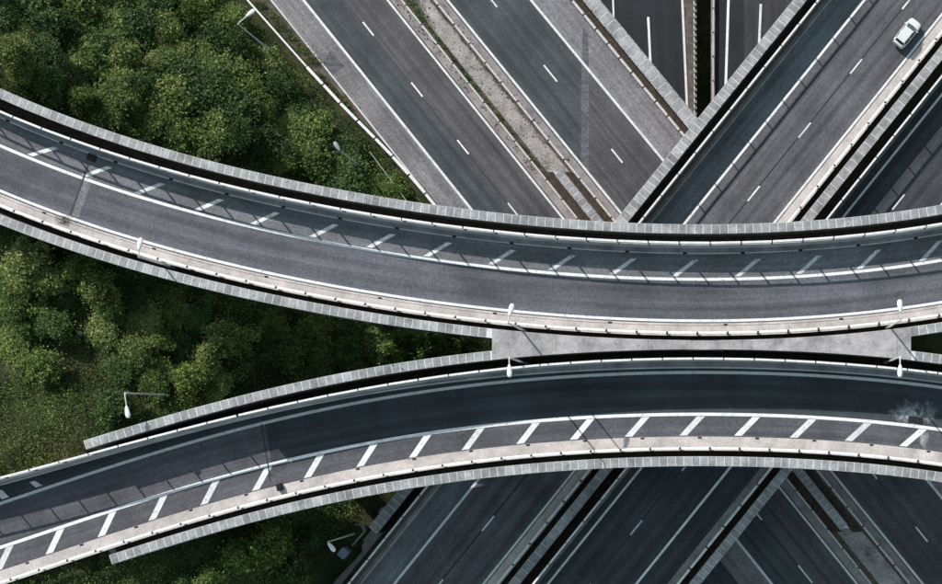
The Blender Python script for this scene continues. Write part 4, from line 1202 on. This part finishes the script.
# thicket above the upper viaduct
def in_poly(x, y, pts):
    ins = False
    for i in range(len(pts)):
        (xa, ya), (xb, yb) = pts[i], pts[i - 1]
        if (ya > y) != (yb > y) and x < (xb - xa) * (y - ya) / (yb - ya) + xa: ins = not ins
    return ins
THK = [(-14, -14), (204, -14), (236, 22), (280, 82), (322, 125), (360, 168), (392, 190), (385, 190), (300, 168), (200, 142), (100, 108), (40, 82), (-14, 60)]
spots = []
tries = 0
while tries < 9000:
    tries += 1
    x = random.uniform(-14, 400); y = random.uniform(-14, 192)
    if not in_poly(x, y, THK): continue
    if all((x - a) ** 2 + (y - b) ** 2 > 23 ** 2 for a, b in spots): spots.append((x, y))
for x, y in spots:
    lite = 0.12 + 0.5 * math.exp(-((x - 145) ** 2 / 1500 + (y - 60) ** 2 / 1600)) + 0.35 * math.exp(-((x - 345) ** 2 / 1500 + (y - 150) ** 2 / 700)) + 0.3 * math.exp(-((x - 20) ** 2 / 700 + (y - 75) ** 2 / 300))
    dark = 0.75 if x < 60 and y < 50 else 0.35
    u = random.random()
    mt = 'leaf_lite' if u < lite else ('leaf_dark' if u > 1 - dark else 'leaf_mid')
    hh = random.uniform(1.6, 3.9)
    if x > 270: hh *= 0.7
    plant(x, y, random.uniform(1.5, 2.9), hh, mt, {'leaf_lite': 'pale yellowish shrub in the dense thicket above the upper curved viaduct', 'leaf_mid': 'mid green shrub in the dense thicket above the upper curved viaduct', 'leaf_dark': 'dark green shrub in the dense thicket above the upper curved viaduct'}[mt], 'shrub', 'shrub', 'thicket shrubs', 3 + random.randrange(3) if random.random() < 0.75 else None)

# low ground cover: one mass of small leaves and grass
def cover(name, n, area, mat, hfun, size, label, cat, up=0.5, keep=None):
    x = rng.uniform(area[0], area[1], n); y = rng.uniform(area[2], area[3], n)
    z = terr(x, y)
    k = (H - z) / F
    px = x / k + NX; py = NY - y / k
    m = np.ones(n, bool)
    # not on the paved decks where they lie on the ground
    sgl, dd = band_dist(x, y, cl)
    m &= ~((sgl > m_rail - 0.4) & (sgl < 2.2) & (dd < 12))
    sgu, dd = band_dist(x, y, cu)
    m &= ~((sgu > l_co) & (sgu < o_co) & (dd < 12) & (z > ZU - 2.5))
    kk = (H - ZW) / F
    pxw = x / kk + NX; pyw = NY - y / kk
    gg = np.interp(pyw, yv, gl)
    m &= ~(pxw > WA[0] + WA[1] * pyw + gg - 9)
    q = (x - U0[0]) * ND[0] + (y - U0[1]) * ND[1]
    m &= ~(q > q_co - 2.5)
    if keep is not None: m &= keep(px, py)
    x, y, z = x[m], y[m], z[m]; px, py = px[m], py[m]
    n = len(x)
    hh = hfun(x, y)
    c = np.stack([x, y, z + hh * rng.uniform(0.05, 1.0, n) ** 0.7], 1)
    nr = rng.normal(size=(n, 3)) * 0.55 + np.array([0, 0, up]); nr /= np.linalg.norm(nr, axis=1)[:, None]
    Vv, Fv = leaf_arrays(c, nr, size * rng.uniform(0.5, 1.3, n), 0.5)
    o = obj(name, np_mesh(name, Vv, Fv, mat)); o['kind'] = 'stuff'; o['label'] = label; o['category'] = cat
    return o
def lump(x, y):
    v = np.sin(x * 0.62 + 1.7 * np.sin(y * 0.41)) * np.sin(y * 0.55 + 1.2 * np.sin(x * 0.33 + 1)) + 0.5 * np.sin(x * 1.7 + y * 0.6) * np.sin(y * 1.5 - x * 0.4)
    return np.clip(0.35 + 0.55 * v, 0.06, 1.4)
bare = lambda px, py: np.sin(px * 0.045 + 2.0 * np.sin(py * 0.031)) * np.sin(py * 0.052 + 1.5 * np.sin(px * 0.027 + 2)) + rng.normal(size=len(px)) * 0.35 - 1.6 * np.exp(-((px - 66) ** 2 / 900 + (py - 452) ** 2 / 170)) > -0.45
cover('ground_cover', 330000, (-82, -8, -24, 52), M['leaf_mid'], lump, 0.115, 'low green leafy ground cover over the slopes beside the viaducts', 'ground cover', 0.5, bare)
cover('dark_undergrowth', 120000, (-82, -8, -24, 52), M['leaf_dark'], lambda x, y: lump(x + 9, y - 4) * 0.8, 0.125, 'dark green undergrowth over the slopes beside the viaducts', 'undergrowth')
patchy = lambda px, py: (np.sin(px * 0.11 + 1.5 * np.sin(py * 0.07)) * np.sin(py * 0.13 + np.sin(px * 0.05)) + rng.normal(size=len(px)) * 0.5 > 0.1) & (py > 230)
cover('light_grass', 130000, (-82, -30, -24, 22), M['leaf_lite'], lambda x, y: lump(x - 3, y + 8) * 0.7, 0.10, 'pale green grass tufts on the left slope between the viaducts', 'grass', 0.35, patchy)
dry = lambda px, py: (np.exp(-((px - 70) ** 2 / 1100 + (py - 452) ** 2 / 160)) + 0.5 * np.exp(-((px - 30) ** 2 / 1500 + (py - 440) ** 2 / 700)) + 0.4 * np.exp(-((px - 105) ** 2 / 900 + (py - 365) ** 2 / 900)) + 0.4 * np.exp(-((px - 150) ** 2 / 300 + (py - 398) ** 2 / 60)) + 0.5 * np.exp(-((px - 305) ** 2 / 300 + (py - 95) ** 2 / 900)) + .25 * np.exp(-((px - 150) ** 2 / 1600 + (py - 575) ** 2 / 300)) > rng.uniform(0, 1, len(px)))
cover('dry_grass', 190000, (-82, -30, -22, 40), M['straw'], lambda x, y: 0.75 + 0 * x, 0.11, 'dry yellow grass on the bank above the lower viaduct', 'grass', 0.2, dry)

def verge_weeds(name, label, pts, n, mat, hmax, size):
    cs = []
    for (xa, ya, xb, yb, wd, z, wt) in pts:
        k = int(n * wt); t = rng.uniform(0, 1, k)
        dens = (np.sin(t * 37 + xa) + np.sin(t * 91 + yb)) > -0.3
        t = t[dens]
        px = xa + (xb - xa) * t + rng.normal(size=len(t)) * wd; py = ya + (yb - ya) * t
        X = PA(px, py, z)
        cs.append(np.column_stack([X, z + hmax * rng.uniform(0.03, 1, len(t)) ** 1.5]))
    c = np.concatenate(cs)
    nr = rng.normal(size=c.shape) * 0.5 + np.array([0, 0, .5]); nr /= np.linalg.norm(nr, axis=1)[:, None]
    Vv, Fv = leaf_arrays(c, nr, size * rng.uniform(.5, 1.3, len(c)), .5)
    o = obj(name, np_mesh(name, Vv, Fv, mat)); o['kind'] = 'stuff'; o['label'] = label; o['category'] = 'weeds'
verge_weeds('median_weeds', 'weeds growing in the dirty median of the upper left road',
            [(404, -12, 425, 22, 3.5, ZW, .35), (425, 22, 470, 80, 1.4, ZW, .25), (470, 80, 540, 168, 1.6, ZW, .25), (432, 2, 548, 148, 1.2, ZW, .15)], 9000, M['leaf_dark'], 0.5, 0.07)
verge_weeds('verge_weeds', 'brown and green weeds on the verge behind the long rail at upper left',
            [(256, 0, 318, 66, 4.0, ZW, .7), (318, 72, 350, 108, 2.0, ZW, .2), (350, 110, 395, 165, 1.0, ZW, .1)], 6500, M['leaf_mid'], 0.55, 0.08)
verge_weeds('verge_straw', 'dry straw weeds on the verge behind the long rail at upper left',
            [(258, 0, 320, 66, 4.0, ZW, .7), (318, 72, 350, 108, 2.0, ZW, .3)], 3500, M['straw'], 0.4, 0.07)

# ------------------------------------------------------------------ small things
def rock(name, px, py, z, lx, ly, lz, mat, label, cat, rz=0.0):
    me = box_mesh(name, lx, ly, lz, M[mat], min(lx, ly) * 0.08)
    x, y = P(px, py, z + lz)
    return tag(obj(name, me, None, (x, y, float(terr(np.array([x]), np.array([y]))[0]) - 0.08), rz), label, cat)
zc = lambda px, py: tz(px, py) 
t = thing('roadside_cabinet', 'blue-grey metal roadside cabinet in shade below the lower viaduct', 'cabinet', (*P(344.5, 553, 7.5), float(terr(*[np.array([v]) for v in P(344.5, 553, 7.5)])[0]) - 0.1))
x, y, z = t.location
obj('cabinet_body', box_mesh('cabinet_body', 1.0, 0.9, 1.3, M['cab'], 0.03), t, (x, y, z), 0.9)
obj('cabinet_roof', box_mesh('cabinet_roof', 1.12, 1.02, 0.08, M['cab'], 0.02), t, (x, y, z + 1.3), 0.9)
obj('cabinet_door', box_mesh('cabinet_door', 0.86, 0.03, 1.1, M['cab'], 0.005), t, (x + 0.46 * math.sin(0.9), y - 0.46 * math.cos(0.9), z + 0.1), 0.9)
rock('concrete_block', 344, 574, 6.0, 2.1, 0.75, 0.7, 'slab', 'weathered pale concrete block at the bottom edge beside the main road', 'concrete block', 0.93)
rock('concrete_block', 378.5, 511.5, 6.0, 0.8, 0.5, 0.6, 'slab', 'small pale concrete block under the lower viaduct beside the wall end', 'concrete block', 0.75)
rock('concrete_block', 363, 528, 6.0, 0.45, 0.7, 0.5, 'conc', 'small grey concrete block left of the wall end in shade', 'concrete block', 0.4)
V, Fc = [], []
pa = P(354, 545, 6); pb = P(366, 530, 6); zpa, zpb = (float(terr(np.array([v[0]]), np.array([v[1]]))[0]) + 0.05 for v in (pa, pb))
tube(V, Fc, (*pa, zpa), (*pb, zpb), 0.09, 0.09, 8)
tag(obj('drain_pipe', mesh('drain_pipe', V, Fc, M['rail_d'])), 'short pale pipe lying in the shade beside the main road wall end', 'pipe')
# pale box and wire fence in the thicket
lamp_post('street lamp half hidden among shrubs above the upper viaduct near the roadside barrier', (341, 152), (337.2, 146.5), 8.0, lamp_zb((341, 152), 8.0, 3), head_mat='lamp_dull')
fence = thing('wire_fence', 'thin pipe fence at the foot of the thicket left of the roadside barrier', 'fence', (*P(388, 175, ZW + 1), ZW))
pts = [P(370 + 7.5 * i, 152 + 10 * i, ZW + 1.3) for i in range(6)]
zf = [float(terr(np.array([a]), np.array([b]))[0]) for a, b in pts]
pm_ = None
for i, (a, b) in enumerate(pts):
    V, Fc = [], []; tube(V, Fc, (a, b, zf[i] - .3), (a, b, ZW + 1.4), .035, .035, 6)
    obj('fence_post', mesh('fence_post', V, Fc, M['rail_d']), fence)
    if i:
        V, Fc = [], []; tube(V, Fc, (*pts[i - 1], ZW + 1.36), (a, b, ZW + 1.36), .04, .04, 6)
        obj('fence_rail', mesh('fence_rail', V, Fc, M['rail_d']), fence)
# debris at the expansion joint of the upper viaduct
cx, cy = P(65, 220.5, ZU + KZ)
n = 330
c = np.column_stack([cx + rng.normal(size=n) * 0.45, cy + rng.normal(size=n) * 0.28, ZU + KZ + np.abs(rng.normal(size=n)) * 0.10 + 0.02])
nr = rng.normal(size=(n, 3)) * .5 + np.array([0, 0, .6]); nr /= np.linalg.norm(nr, axis=1)[:, None]
Vv, Fv = leaf_arrays(c, nr, 0.055 * rng.uniform(.5, 1.4, n), .5)
tag(obj('weed_clump', np_mesh('weed_clump', Vv, Fv, M['bark'])), 'dark tangle of dead weeds on the beige verge at the expansion joint', 'weeds')['kind'] = 'stuff'
